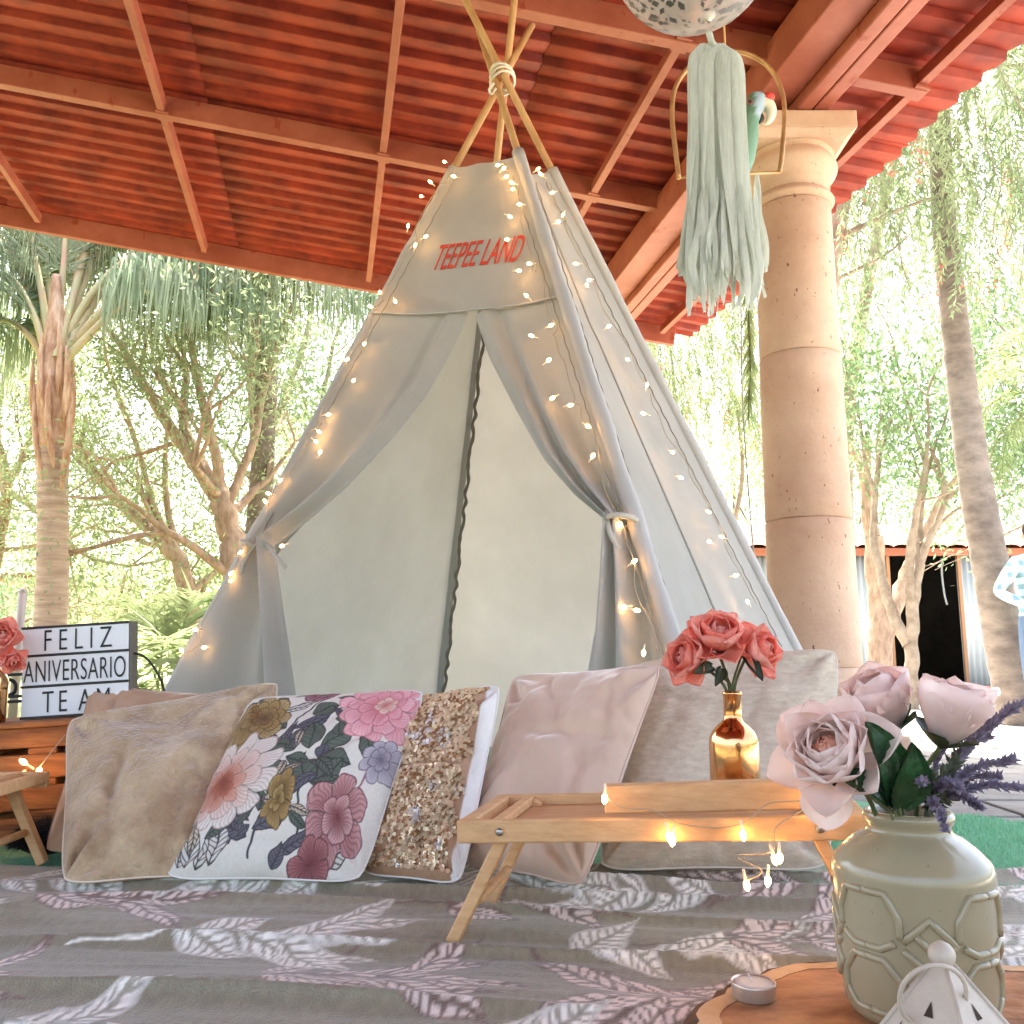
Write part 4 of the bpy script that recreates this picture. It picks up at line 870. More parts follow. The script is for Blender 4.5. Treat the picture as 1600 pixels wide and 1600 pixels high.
for i, ((u, v), Yd, lab) in enumerate(lv):
    tip = P(u, v, Yd); s0 = nk2 + [.01 + .002 * i, -.02 + .003 * i, .0]; mid = s0 * .5 + tip * .5 + np.array([0, 0, .018])
    if v > 1290: mid = np.array(P(1462, 1256, 1.0))
    path = smooth_path([nk2 + [.005, 0, -.1], s0, mid, tip], 14); t = thing('lavender_sprig', lab, 'lavender', s0, 'lavender sprigs in the sage vase')
    MB().tube(path, .0012, 5).build('stem', m_lavg, t, True)
    pp = interp_path(path[14:], np.sort(nr.uniform(.12, 1, 300))); fr_ = np.linspace(.12, 1, 300); tg = unit(tip - s0)
    D = rdirs(300) * .75 + tg * .85; D /= np.linalg.norm(D, axis=1, keepdims=True)
    nb_ = rdirs(300); L_ = nr.uniform(.006, .012, 300); cut = .42
    for nm, mk, mm in (('bracts', fr_ < cut, m_lavg), ('florets', fr_ >= cut, m_lav)):
        V1, F1 = leaf_mesh(pp[mk] , D[mk], nb_[mk], L_[mk] * (1.5 if nm == 'bracts' else 1), L_[mk] * .42); V2, F2 = leaf_mesh(pp[mk], D[mk], np.cross(D[mk], nb_[mk]), L_[mk], L_[mk] * .42)
        tag(np_mesh(nm, np.r_[V1, V2], np.r_[F1, F2 + len(V1)], mm, t, False), kind='stuff')

# fairy lights lying over the tray front
def Yf(u): return 1.415 / (1 + (u - 800) / 1456 * .2309) - .014
tp_ = [P(u, v, Yf(u)) for u, v in ((945, 1245), (975, 1262), (1020, 1266), (1060, 1286), (1120, 1294), (1165, 1284), (1200, 1256), (1245, 1252), (1290, 1246))]
hang = [(1044, 1300), (1052, 1306), (1208, 1335), (1160, 1297), (1218, 1332), (1165, 1375), (1200, 1368), (1262, 1246), (1284, 1243), (945, 1240)]
wp = smooth_path(tp_ + [P(u, v, Yf(u)) for u, v in ((1215, 1290), (1206, 1330), (1150, 1338), (1190, 1360), (1168, 1376))], 6)
fairy('loose warm fairy lights draped over the front rail of the tray table', [(P(u, v, Yf(u) - .002), unit((.25 * rnd.uniform(-1, 1), -.2, -1))) for u, v in hang], wp, .9, wr_=.001)

# ------------------------------------------------------------------ pallet, sign and things on it
tilt = Matrix.Rotation(R(-3.6), 3, 'Y')
PC = np.array([P(60, 1230, 2.22)[0], 2.22, 0])
def pt_(x, y_, z): # pallet local to world, tilted slightly
    v_ = tilt @ Vector((x, 0, z)); return PC + np.array([v_.x, y_, v_.z + .024])
pal = thing('pallet_stand', 'low stand of stacked brown wooden pallets under the lightbox sign', 'pallet', PC)
def pbox(x0, x1, y0, y1, z0, z1, name='slat'):
    MB().hexa([pt_(x, y_, z) for z in (z0, z1) for x, y_ in ((x0, y0), (x1, y0), (x1, y1), (x0, y1))]).build(name, m_pallet, pal, bevel=.003)
for z0, z1 in ((0, .052), (.068, .125), (.142, .198), (.214, .262)): 
    pbox(-.42, .30, 0, .016, z0, z1, 'front_board'); pbox(-.42, .30, .34, .356, z0, z1, 'back_board')
for zz in ((.0525, .0675), (.1255, .1415), (.1985, .2135)):
    for x in (-.40, -.19, -.02, .09, .24): pbox(x, x + .085 if x not in (-.02,) else x + .07, .0, .356, zz[0], zz[1], 'spacer_block')
for k in range(4): pbox(-.43, .31, -.012 + k * .096, -.012 + k * .096 + .085, .2625, .276, 'top_board')
# lightbox
m_blk = mat('black_plastic', (34, 32, 32), .5); m_lb = mat('lightbox_face', (240, 241, 243), .35, col2=(230, 231, 235), nscale=3)
m_letk = mat('black_letter', (22, 20, 20), .5)
lb = thing('lightbox_sign', 'white lightbox sign reading FELIZ ANIVERSARIO TE AM on the pallet stand', 'sign', pt_(.05, .1, .277))
x0, x1 = float(P(44, 1100, 2.32)[0] - PC[0]), float(P(216, 1060, 2.32)[0] - PC[0]); zb_ = .278; H = .232; yb = .10
def lbx(a, b, y0, y1, z0, z1, name, m): MB().hexa([pt_(x, y_, z) for z in (z0, z1) for x, y_ in ((a, y0), (b, y0), (b, y1), (a, y1))]).build(name, m, lb, bevel=.0015)
lbx(x0, x1 + .004, yb + .004, yb + .045, zb_, zb_ + H, 'casing', mat('grey_plastic', (110, 104, 92), .5)); lbx(x0 + .003, x1 - .002, yb - .001, yb + .0035, zb_ + .003, zb_ + H - .004, 'face_panel', m_lb)
for z in (0, H / 3, 2 * H / 3, H - .006): lbx(x0, x1, yb - .004, yb - .0015, zb_ + z, zb_ + z + .0065, 'letter_rail', m_blk)
wd = x1 - x0
def word(s_, fx, row, size, sx, sp): 
    o_ = pt_(x0 + wd * fx, yb - .0025, zb_ + H * (2 - row) / 3 + .014); text(s_, 'lettering', size, m_letk, lb, o_, pt_(1, 0, 0) - pt_(0, 0, 0), pt_(0, 0, 1) - pt_(0, 0, 0), sx, 0, .0004, -.0006, sp)
word('FELIZ', .20, 0, .078, .66, 1.55); word('ANIVERSARIO', .025, 1, .078, .52, 1.05); word('TE', .20, 2, .078, .66, 1.35); word('AM', .535, 2, .078, .66, 1.35)
MB().tube(smooth_path([pt_(x1 + .005, yb + .02, zb_ + .15), pt_(x1 + .04, yb + .02, zb_ + .13), pt_(x1 + .075, yb + .03, zb_ + .06), pt_(x1 + .09, yb + .05, zb_ - .08)], 6), .003, 6).build('power_cord', m_blk, lb, True)
# second bottle with coral flowers
B2 = pt_(float(P(-8, 1100, 2.28)[0] - PC[0]), .06, .2775)
b2 = thing('copper_bottle', 'shiny copper bottle vase cut off beside the lightbox sign', 'vase', B2); MB().lathe([(r * 1.0, z) for r, z in bprof], B2, 36).build('body', m_gold, b2, True)
for lab, (u, v), ax, sd in (('coral silk peony overlapping the corner of the lightbox sign', (4, 1000), (.3, -.9, .3), 21), ('small coral silk peony bud low beside the lightbox sign', (18, 1030), (.7, -.7, -.4), 23), ('coral silk peony beside the sign, mostly cut off by the picture edge', (-25, 995), (-.5, -.7, .5), 25)):
    c = P(u, v, 2.24); rr_ = .046 if sd != 23 else .030
    bloom('coral_peony', lab, c, ax, peony_rings(rr_, m_coral, m_coral2), m_coral, group='coral peonies beside the sign', seed=sd, stem=[B2 + [.0, 0, .19], B2 + [0, 0, .06]])
# string lights on the pallet
wpts = [P(102, 1148, 2.19), P(72, 1186, 2.17), P(48, 1215, 2.17), P(30, 1235, 2.16)]
fairy('warm fairy lights hanging on the brown pallet slats', [(P(42, 1194, 2.16), unit((-.6, -.3, .5))), (P(28, 1211, 2.16), unit((-.5, -.4, -.4))), (P(60, 1205, 2.17), unit((.3, -.4, .2)))], smooth_path(wpts, 6), 1.2)
# black furry cushion between pallet and pillows
fc = np.array([P(62, 1345, 2.06)[0], 2.08, .022]); fu = thing('furry_cushion', 'black shaggy fur cushion on the floor before the pallet', 'cushion', fc)
MB().ball(fc + [0, 0, .035], .05, 18, 10, None, (1.3, .9, .72)).build('body', mat('black_cloth', (22, 20, 22), .95), fu, True)
nh = 5000; d = rdirs(nh); d[:, 2] = np.abs(d[:, 2]) - .25; Cn = fc + [0, 0, .035] + d * np.array([1.28, .88, .7]) * .05; dd = d + rdirs(nh) * .5 + [0, 0, -.35]; dd /= np.linalg.norm(dd, axis=1, keepdims=True)
V, Fh = leaf_mesh(Cn, dd, rdirs(nh), nr.uniform(.012, .028, nh), nr.uniform(.0012, .002, nh)); tag(np_mesh('fur', V, Fh, mat('black_fur', (26, 24, 26), .6), fu, False), kind='stuff')
# wrought iron railing beyond the pallet
ir = thing('iron_railing', 'black wrought iron scroll railing behind the copper bottle and sign', 'railing', P(10, 1090, 2.9) * [1, 1, 0]); m_iron = mat('black_iron', (30, 28, 28), .5, .4)
for v in (1040, 1056, 1090, 1098): MB().bar(P(-60, v + 2, 2.9), P(110, v - 6, 2.9), .010, .010).build('rail', m_iron, ir)
for cu in (10, 52, 92): MB().tube(smooth_path([P(cu - 4, 1088, 2.9), P(cu + 12, 1082, 2.9), P(cu + 14, 1068, 2.9), P(cu + 4, 1062, 2.9), P(cu - 2, 1068, 2.9)], 5), .006, 6).build('scroll', m_iron, ir, True)
for u in (-40, 96): 
    p = P(u, 1040, 2.9); MB().bar([p[0], p[1], -.03], [p[0], p[1], p[2] + .02], .014, .014, (1, 0, 0)).build('post', m_iron, ir)

# ------------------------------------------------------------------ balloon with tassel
BY = 1.9; bc = P(1082, -94, BY); br = 131 / FPX * float((bc - [0, 0, EYE]) @ FW)
m_ball = mat('clear_balloon', (236, 230, 222), .35, alpha=.36, spec=.3)
ba = thing('confetti_balloon', 'clear round balloon with silver confetti above the paper tassel', 'balloon', bc)
MB().ball(bc, br, 48, 32, None, (1, 1, 1.03)).build('skin', m_ball, ba, True)
MB().lathe([(.004, -br * 1.055), (.007, -br * 1.04), (.012, -br * 1.02), (.02, -br * .99)], bc, 16, Vector(unit(UPV + np.array([-.16, .10, 0]))).to_track_quat('Z', 'Y'), cap=False).build('neck', mat('balloon_neck', (230, 222, 208), .4), ba, True)
MB().tube([bc + [0, 0, br], bc + [0, 0, br + .9]], .001, 5).build('hanging_thread', m_wire, ba)
ncf = 420; d = rdirs(ncf); d[:, 2] = -np.abs(d[:, 2]) ** .6; d /= np.linalg.norm(d, axis=1, keepdims=True)
cb = bc + d * np.array([1, 1, 1.03]) * br * 1.003; e1 = np.cross(d, rdirs(ncf)); e1 /= np.linalg.norm(e1, axis=1, keepdims=True); e2 = np.cross(d, e1); sz = nr.uniform(.005, .015, ncf)[:, None]; s2 = nr.uniform(.3, 1, ncf)[:, None]
V = np.stack([cb + e1 * sz, cb + e2 * sz * s2, cb - e1 * sz, cb - e2 * sz * s2], 1).reshape(-1, 3)
tag(np_mesh('confetti', V, np.arange(len(V)).reshape(-1, 4), mat('silver_confetti', (104, 102, 100), .4, .3), ba, False), kind='stuff')
ts = thing('paper_tassel', 'pale grey green crepe paper tassel hanging under the balloon', 'tassel', P(1120, 70, BY))
m_crepe = mat('grey_green_crepe', (226, 228, 216), .8, col2=(208, 211, 198), nscale=30, stretch=(3, 3, .4), trans=.35, bump=.3, bscale=50, bstretch=(4, 4, .5))
MB().tube(smooth_path([P(1108, 52, BY), P(1112, 66, BY - .01), P(1118, 74, BY)], 4), .008, 8).build('knot', m_crepe, ts, True)
def P2(u, v, dy): return P(u, v, BY + dy)
def strip(pts, w0, w1, tw, name, twist=0):
    pp = smooth_path(pts, 7); n_ = len(pp); A = []
    for i, p in enumerate(pp):
        t = i / (n_ - 1); an = tw + twist * t ** 2; side = np.array([math.cos(an), math.sin(an), 0]); wd_ = w0 + (w1 - w0) * t
        if t > .93: wd_ *= .5
        if t < .12: wd_ *= .25 + .75 * t / .12
        A.append([p - side * wd_ / 2, p + side * wd_ * .02 + np.array([0, -.1 * wd_, 0]), p + side * wd_ / 2])
    return grid_obj(name, np.array(A), m_crepe, ts)
for k in range(58):
    f_ = (k + .5) / 58; lay = rnd.choice((0, 1, 2)); dy = (-.045, 0, .05)[lay] + rnd.uniform(-.012, .012)
    ut = 1098 + 36 * f_; ub = 1076 + 118 * ((f_ * 1.37) % 1) + rnd.uniform(-5, 5); vb = rnd.uniform(436, 500) - 14 * abs(ub - 1135) / 60
    us = 1086 + (ub - 1076) / 118 * 66
    pts = [P2(ut + (us - ut) * .2, 68, dy * .15), P2(us, 100, dy * .6), P2(us + (ub - us) * .15, 190, dy), P2(us + (ub - us) * .45 + rnd.uniform(-4, 4), 300, dy * 1.1), P2(ub + rnd.uniform(-10, 10), 395, dy * 1.2 + rnd.uniform(-.01, .01)), P2(ub + rnd.uniform(-16, 16), vb, dy * 1.2 + rnd.uniform(-.025, .025))]
    strip(pts, rnd.uniform(.026, .038), rnd.uniform(.012, .028), rnd.uniform(-.6, .6), 'paper_strip', rnd.uniform(-3.2, 3.2))

for k in range(30):   # narrow torn ends that curl away lower down
    u0 = rnd.uniform(1084, 1186); v0 = rnd.uniform(270, 350); dy = rnd.choice((-.075, -.06, .06)); du = (u0 - 1134) * .22 + rnd.uniform(-10, 10); v1 = rnd.uniform(400, 496)
    strip([P2(u0, v0, dy * .8), P2(u0 + du * .2, v0 + (v1 - v0) * .35, dy), P2(u0 + du, v0 + (v1 - v0) * .7, dy * 1.25), P2(u0 + du * .7 + rnd.uniform(-8, 8), v1, dy * 1.2)], rnd.uniform(.010, .016), rnd.uniform(.010, .018), rnd.uniform(-.8, .8), 'paper_strip', rnd.uniform(-4, 4))
# ------------------------------------------------------------------ parrot on a brass swing
QY = 3.2; m_brass = mat('aged_brass', (196, 152, 104), .4, .5, col2=(176, 128, 84), nscale=20)
sw = thing('brass_swing', 'brass arch swing hanging from the roof behind the paper tassel', 'bird swing', P(1137, 275, QY))
arch = smooth_path([P(1061, 279, QY), P(1056, 240, QY), P(1050, 180, QY), P(1056, 135, QY), P(1080, 102, QY), P(1112, 85, QY), P(1140, 80, QY), P(1170, 85, QY), P(1200, 104, QY), P(1220, 138, QY), P(1226, 180, QY), P(1222, 240, QY), P(1218, 270, QY)], 6)
MB().tube(arch, .0095, 10).build('arch', m_brass, sw, True); MB().tube([P(1061, 277, QY), P(1218, 269, QY)], .006, 8).build('perch', m_brass, sw, True)
tpz = P(1133, 80, QY); MB().tube([tpz, [tpz[0], tpz[1], 3.275 + SL * 1.1 - .03]], .004, 6).build('hanger', m_brass, sw, True)
ro_ = mat('parrot_feather', (255, 255, 255), .6, attr='paint', bump=.3, bscale=90)
pb = P(1150, 270, QY); hd = P(1180, 165, QY)
pa_t = thing('toy_parrot', 'painted parrot ornament with pale blue face and red brow on the brass swing', 'parrot', pb)
spine = [P(1140, 330, QY), P(1148, 290, QY), P(1158, 250, QY), P(1166, 215, QY), P(1172, 188, QY), P(1178, 168, QY), P(1184, 153, QY), P(1186, 143, QY)]; rads = [.010, .034, .050, .046, .034, .040, .036, .004]
spf = smooth_path(spine, 4); rf = np.interp(np.linspace(0, 1, len(spf)), np.linspace(0, 1, 8), rads); mbp = MB().tube(spf, rf, 18, True); me = mbp.mesh('body'); me.shade_smooth(); me.materials.append(ro_)
ca = me.color_attributes.new('paint', 'FLOAT_COLOR', 'POINT'); pv = np.array(mbp.v); tt = np.repeat(np.linspace(0, 1, len(spf)), 18)
cg_ = np.where((tt < .6)[:, None], [112, 150, 128], [160, 180, 196]); cg_ = np.where((tt > .90)[:, None], [86, 96, 74], cg_); cg_ = np.where(((tt > .6) & (pv[:, 0] < hd[0] - .012))[:, None], [96, 132, 108], cg_); cg_ = np.where((tt < .22)[:, None], [70, 120, 160], cg_)
c4 = np.ones((len(pv), 4), np.float32); c4[:, :3] = linA(cg_); ca.data.foreach_set('color', c4.ravel()); link(bpy.data.objects.new('body', me), pa_t)
bk = smooth_path([P(1190, 160, QY), P(1201, 165, QY), P(1205, 178, QY), P(1199, 192, QY), P(1190, 194, QY)], 4); MB().tube(bk, [.026, .027, .027, .026, .025, .024, .023, .022, .020, .018, .016, .013, .010, .007, .005, .003, .002][:len(bk)], 12).build('upper_beak', mat('ivory_beak', (232, 222, 200), .3), pa_t, True)
MB().tube(smooth_path([P(1184, 178, QY), P(1190, 186, QY), P(1186, 193, QY)], 3), [.016, .015, .013, .011, .009, .006, .004], 10).build('lower_beak', mat('dark_beak', (52, 46, 40), .4), pa_t, True)
MB().ball(P(1200, 154, QY - .005), .023, 14, 8, None, (1.1, 1.2, .9)).build('red_brow', mat('red_brow', (226, 70, 62), .6), pa_t, True)
MB().ball(P(1172, 159, QY - .037), .0075, 12, 8).build('eye', mat('parrot_eye', (60, 44, 44), .2), pa_t, True)
MB().tube([P(1172, 159, QY - .0365) + [.010 * math.cos(a), 0, .010 * math.sin(a)] for a in np.linspace(0, 2 * math.pi, 16, endpoint=False)], .002, 6, closed=True).build('eye_ring', mat('eye_ring', (170, 96, 92), .5), pa_t, True)
for s in (-1, 1): MB().tube(smooth_path([P(1150 + 6 * s, 262, QY - .02), P(1152 + 6 * s, 272, QY - .02), P(1153 + 6 * s, 277, QY - .005)], 3), .008, 8).build('foot', mat('parrot_foot', (120, 112, 104), .6), pa_t, True)

# ------------------------------------------------------------------ garden: trees, palms, shed
m_bark1 = mat('brown_bark', (184, 156, 136), .95, col2=(142, 116, 98), nscale=14, stretch=(1, 1, .35), bump=.9, bscale=24, bstretch=(1, 1, .3))
m_bark2 = mat('pale_bark', (164, 146, 128), .9, col2=(128, 110, 94), nscale=8, bump=.5, bscale=20)
m_palmt = mat('grey_palm_trunk', (138, 124, 114), .9, col2=(104, 92, 84), nscale=5, stretch=(1, 1, 2), bump=.6, bscale=18, bstretch=(1, 1, 3))
def leafmat(n, a, b, tr=.5):
    m = bpy.data.materials.new(n); m.use_nodes = True; nt = m.node_tree; N = nt.nodes; L = nt.links; N.remove(N['Principled BSDF'])
    tc = N.new('ShaderNodeTexCoord'); nz = N.new('ShaderNodeTexNoise'); nz.inputs['Scale'].default_value = 2.4; nz.inputs['Detail'].default_value = 2; L.new(tc.outputs['Object'], nz.inputs['Vector'])
    r = N.new('ShaderNodeValToRGB'); r.color_ramp.elements[0].position = .36; r.color_ramp.elements[1].position = .64; r.color_ramp.elements[0].color = lin(a); r.color_ramp.elements[1].color = lin(b); L.new(nz.outputs['Fac'], r.inputs[0])
    d = N.new('ShaderNodeBsdfDiffuse'); t = N.new('ShaderNodeBsdfTranslucent'); mx = N.new('ShaderNodeMixShader'); mx.inputs[0].default_value = tr
    L.new(r.outputs[0], d.inputs[0]); L.new(r.outputs[0], t.inputs[0]); L.new(d.outputs[0], mx.inputs[1]); L.new(t.outputs[0], mx.inputs[2]); L.new(mx.outputs[0], N['Material Output'].inputs[0]); return m
m_l1 = leafmat('mesquite_leaf', (162, 171, 134), (126, 142, 104)); m_l2 = leafmat('pepper_leaf', (160, 170, 134), (124, 142, 106)); m_l3 = leafmat('broad_leaf', (142, 160, 124), (108, 132, 96)); m_l4 = leafmat('palm_leaf', (168, 178, 150), (138, 154, 124)); m_l5 = leafmat('lime_leaf', (166, 175, 132), (132, 148, 104))
m_berry = mat('pink_pepper_berry', (196, 110, 92), .6)
def leaves_at(tips, per, spread, Lr, Wr, droop=.3):
    T = np.array(tips); n_ = len(T) * per; C = np.repeat(T, per, 0) + nr.normal(size=(n_, 3)) * np.array(spread)
    D = rdirs(n_); D[:, 2] -= droop; D /= np.linalg.norm(D, axis=1, keepdims=True)
    return leaf_mesh(C, D, rdirs(n_), nr.uniform(*Lr, n_), nr.uniform(*Wr, n_))
def grow(mb, tips, p, d, L, r, depth, spread=.7, up=.12):
    pts = [p]; cur = np.array(d)
    for k in range(3):
        cur = unit(cur + rdirs(1)[0] * .22 + np.array([0, 0, up * .4])); pts.append(pts[-1] + cur * L / 3)
    mb.tube(pts, [r, r * .9, r * .78, r * .62], 6 if depth > 1 else 5, False)
    tips.append(pts[-1]); tips.append(pts[-2])
    if depth > 0:
        for k in range(rnd.choice((2, 2, 3))):
            nd = unit(cur + rdirs(1)[0] * spread + np.array([0, 0, up])); grow(mb, tips, pts[-1], nd, L * rnd.uniform(.62, .85), r * .58, depth - 1, spread, up)
def tree(name, label, limbs, Y, mb_, ml, per, spread, Lr, Wr, depth=2, droop=.3, tw=.9, base=None, tl=.0, cat='tree', group=None, zmin=None, up=.12):
    # limbs: image polylines with radii, placed at depth Y (+ offset); the first starts at the foot
    f0 = limbs[0][0][0]; foot = P(f0[0], f0[1], Y); foot[2] = -.17
    t = thing(name, label, cat, foot, group); mb = MB(); tips = []
    for li, (px, r0, r1, dy) in enumerate(limbs):
        pts = [P(u, v, Y + dy * (k / max(1, len(px) - 1))) for k, (u, v) in enumerate(px)]
        if li == 0: pts = [np.array([pts[0][0], pts[0][1], -.2])] + pts
        pts = smooth_path(pts, 5); n_ = len(pts); rad = [r0 + (r1 - r0) * k / (n_ - 1) for k in range(n_)]
        pts = [p + rdirs(1)[0] * rad[k] * .22 for k, p in enumerate(pts)]
        mb.tube(pts, rad, 9, False)
        for k in range(int(n_ * .35), n_, 3):
            if zmin is not None and pts[k][2] < zmin - .1: continue
            d = unit(unit(pts[min(k + 1, n_ - 1)] - pts[k - 1]) + rdirs(1)[0] * 1.0); grow(mb, tips, pts[k], d, tw * rnd.uniform(.6, 1.1), rad[k] * .42, depth, .75, up)
        grow(mb, tips, pts[-1], unit(pts[-1] - pts[-3]), tw, rad[-1] * .9, depth, .75, up)
    mb.build('trunk', mb_, t, True)
    if zmin is not None: tips = [p for p in tips if p[2] > zmin + rnd.uniform(0, .4)]
    V, F_ = leaves_at(tips, per, spread, Lr, Wr, droop); np_mesh('crown', V, F_, ml, t, False)
    return t, tips
tree('mesquite_tree', 'brown forked tree with slanting limbs right beside the tent edge', [([(368, 900), (358, 820), (340, 770)], .15, .12, 0), ([(340, 775), (280, 690), (225, 600), (190, 540)], .085, .04, .3), ([(345, 780), (335, 700), (310, 600), (290, 500)], .07, .03, -.3), ([(352, 800), (395, 690), (415, 600), (445, 500)], .06, .025, .4), ([(340, 720), (320, 640), (300, 580)], .04, .02, -.2)], 9.6, m_bark1, m_l1, 50, (.30, .30, .22), (.05, .11), (.016, .03), 2)
tree('mesquite_tree', 'brown tree with long low limbs between the palm trunk and the tent', [([(300, 1000), (285, 890), (250, 840)], .12, .10, 0), ([(270, 860), (200, 790), (130, 720), (100, 640)], .065, .03, .5), ([(290, 890), (240, 790), (215, 700), (180, 600)], .055, .025, -.3), ([(280, 880), (258, 760), (262, 640), (240, 560)], .05, .02, .4)], 11.5, m_bark1, m_l5, 44, (.34, .34, .26), (.05, .12), (.018, .034), 2)
tree('mesquite_tree', 'slim brown tree with dark twigs left of the palm trunk at the picture edge', [([(-30, 1000), (-10, 880), (10, 780)], .11, .09, 0), ([(0, 760), (60, 800), (120, 860)], .06, .03, -.4), ([(10, 780), (-5, 660), (20, 560)], .07, .03, .3), ([(10, 770), (50, 670), (40, 600)], .05, .02, .3)], 12.5, m_bark1, m_l1, 40, (.36, .36, .3), (.06, .12), (.02, .036), 2)
tree('pale_tree', 'pale trunked tree standing up close behind the tent edge', [([(410, 960), (412, 800), (400, 660)], .13, .11, 0), ([(400, 660), (390, 540), (395, 420)], .1, .05, .3), ([(405, 720), (450, 610), (480, 520), (490, 440)], .06, .03, .6), ([(430, 820), (470, 740), (500, 640), (520, 540)], .05, .03, .4)], 13.0, m_bark2, m_l3, 44, (.42, .42, .34), (.07, .14), (.025, .045), 2)
# background masses beyond, each a tree of its own
def bush_tree(label, u, vt, Y, rx, rz, ml, n_=3600, L=(.10, .2), W=(.04, .08), zc=None, name='garden_tree', trunk=True, group='far garden trees'):
    c = P(u, vt, Y); top = c[2]; foot = np.array([c[0], Y, -.17]); t = thing(name, label, 'tree', foot, group)
    cz = top - rz
    mb = MB(); tips = []
    for k in range(5):
        d = unit(np.array([rnd.uniform(-.5, .5), rnd.uniform(-.4, .4), 1])); mb.tube(smooth_path([foot, foot + d * max(.4, cz * .5), foot + d * max(.8, cz) + rdirs(1)[0] * .2], 4), [.07 - .005 * i for i in range(9)], 7, False)
    mb.build('trunk', m_bark2, t, True)
    cl_ = nr.normal(size=(46, 3)); cl_ /= np.linalg.norm(cl_, axis=1, keepdims=True); cl_ *= nr.uniform(.35, 1, 46)[:, None]; cl_ = cl_ * [rx, rx * .8, rz] + [c[0], Y, cz]; cl_[:, 2] = np.maximum(cl_[:, 2], .1)
    ids = nr.integers(0, 46, n_); C = cl_[ids] + nr.normal(size=(n_, 3)) * [rx * .17, rx * .17, rz * .13]; D = rdirs(n_); D[:, 2] -= .35; D /= np.linalg.norm(D, axis=1, keepdims=True)
    V, F_ = leaf_mesh(C, D, rdirs(n_), nr.uniform(*L, n_), nr.uniform(*W, n_)); np_mesh('crown', V, F_, ml, t, False); return t
for lab, u, vt, Y, rx, rz, ml in (('round light green tree far behind the slanting limbs', 190, 690, 19, 2.2, 2.4, m_l5), ('far green tree low behind the sign', 60, 800, 22, 2.6, 2.0, m_l3), ('far green tree low at the tent edge', 330, 830, 20, 2.0, 1.6, m_l5), ('far pale tree against the tent top edge', 520, 560, 20, 2.2, 3.0, m_l1), ('far tree between the tent and the column', 1120, 560, 22, 2.4, 3.2, m_l5),
    ('tall far tree behind the stone column', 1260, 480, 24, 2.6, 4.5, m_l3), ('far green tree above the shed roof', 1400, 640, 24, 2.6, 3.0, m_l3), ('far green tree above the shed beside the leaning palm', 1580, 600, 25, 3.0, 3.5, m_l5), ('low far bush between tent and column', 1090, 800, 18, 1.6, 1.3, m_l5)): bush_tree(lab, u, vt, Y, rx, rz, ml)

# weeping pepper trees: hanging strands
def weeping(label, foot_px, Y, crown, strands, Lr, seed, ml=m_l2, limbs=()):
    f = P(foot_px[0], foot_px[1], Y); foot = np.array([f[0], Y, -.17]); t = thing('pepper_tree', label, 'tree', foot, 'weeping pepper trees'); mb = MB(); tw__ = MB()
    for px, r0, r1 in limbs:
        pts = smooth_path([P(u, v, Y) for u, v in px], 6); mb.tube(pts, [r0 + (r1 - r0) * i / (len(pts) - 1) for i in range(len(pts))], 9, False)
    Cs, Ds, Bs = [], [], []
    (u0, u1), (v0, v1), dY = crown
    for k in range(strands):
        u = nr.uniform(u0, u1); v = nr.uniform(v0, v1); p = P(u, v, Y + nr.uniform(-dY, dY)); L = nr.uniform(*Lr); sw_ = nr.normal(size=2) * .10
        m__ = int(L / .022); tt = np.linspace(0, 1, m__); pp = p + np.stack([sw_[0] * tt + .05 * np.sin(tt * 4 + k), sw_[1] * tt, .12 * np.sin(tt * 2) - L * tt], 1)
        if k % 5 == 0: tw__.tube(pp[::5], .004, 4, False)
        Cs.append(pp); D = rdirs(m__) * .8; D[:, 2] -= .9; Ds.append(D)
        if k % 14 == 0: Bs.append(pp[-1])
    C = np.concatenate(Cs); D = np.concatenate(Ds); D /= np.linalg.norm(D, axis=1, keepdims=True)
    mb.build('trunk', m_bark2, t, True); tag(tw__.build('twigs', m_bark2, t), kind='stuff'); V, F_ = leaf_mesh(C, D, rdirs(len(C)), nr.uniform(.06, .13, len(C)), nr.uniform(.012, .024, len(C))); np_mesh('crown', V, F_, ml, t, False)
    bc_ = np.repeat(np.array(Bs), 26, 0) + nr.normal(size=(len(Bs) * 26, 3)) * [.03, .03, .11]; V, F_ = leaf_mesh(bc_, rdirs(len(bc_)), rdirs(len(bc_)), np.full(len(bc_), .028), np.full(len(bc_), .028)); tag(np_mesh('berries', V, F_, m_berry, t, False), kind='stuff')
weeping('weeping pepper tree with pink berries hanging beyond the roof edge and column', (1290, 1040), 7.5, ((1250, 1800), (-260, 330), .9), 820, (.5, 1.35), 1, m_l2, [([(1275, 1110), (1270, 800), (1290, 500), (1330, 250), (1400, 60)], .13, .05), ([(1310, 370), (1400, 330), (1480, 300)], .03, .008), ([(1300, 440), (1380, 400), (1430, 360)], .02, .006), ([(1350, 200), (1480, 120), (1600, 100)], .03, .012)])
weeping('weeping pepper tree farther back, its crown filling the gap above the shed', (1300, 1040), 13.5, ((1240, 1700), (0, 560), 1.6), 900, (.6, 1.8), 3, m_l5, [([(1330, 1060), (1320, 700), (1360, 420), (1420, 150)], .16, .06)])
weeping('weeping pepper tree hanging between the tent and the stone column', (1150, 1040), 14.0, ((1000, 1230), (380, 640), 1.4), 620, (.5, 1.5), 2, m_l5, [([(1215, 1080), (1170, 940), (1120, 800), (1080, 700)], .11, .05), ([(1140, 850), (1160, 740), (1150, 620)], .05, .02), ([(1100, 750), (1060, 650), (1050, 560)], .05, .02)])
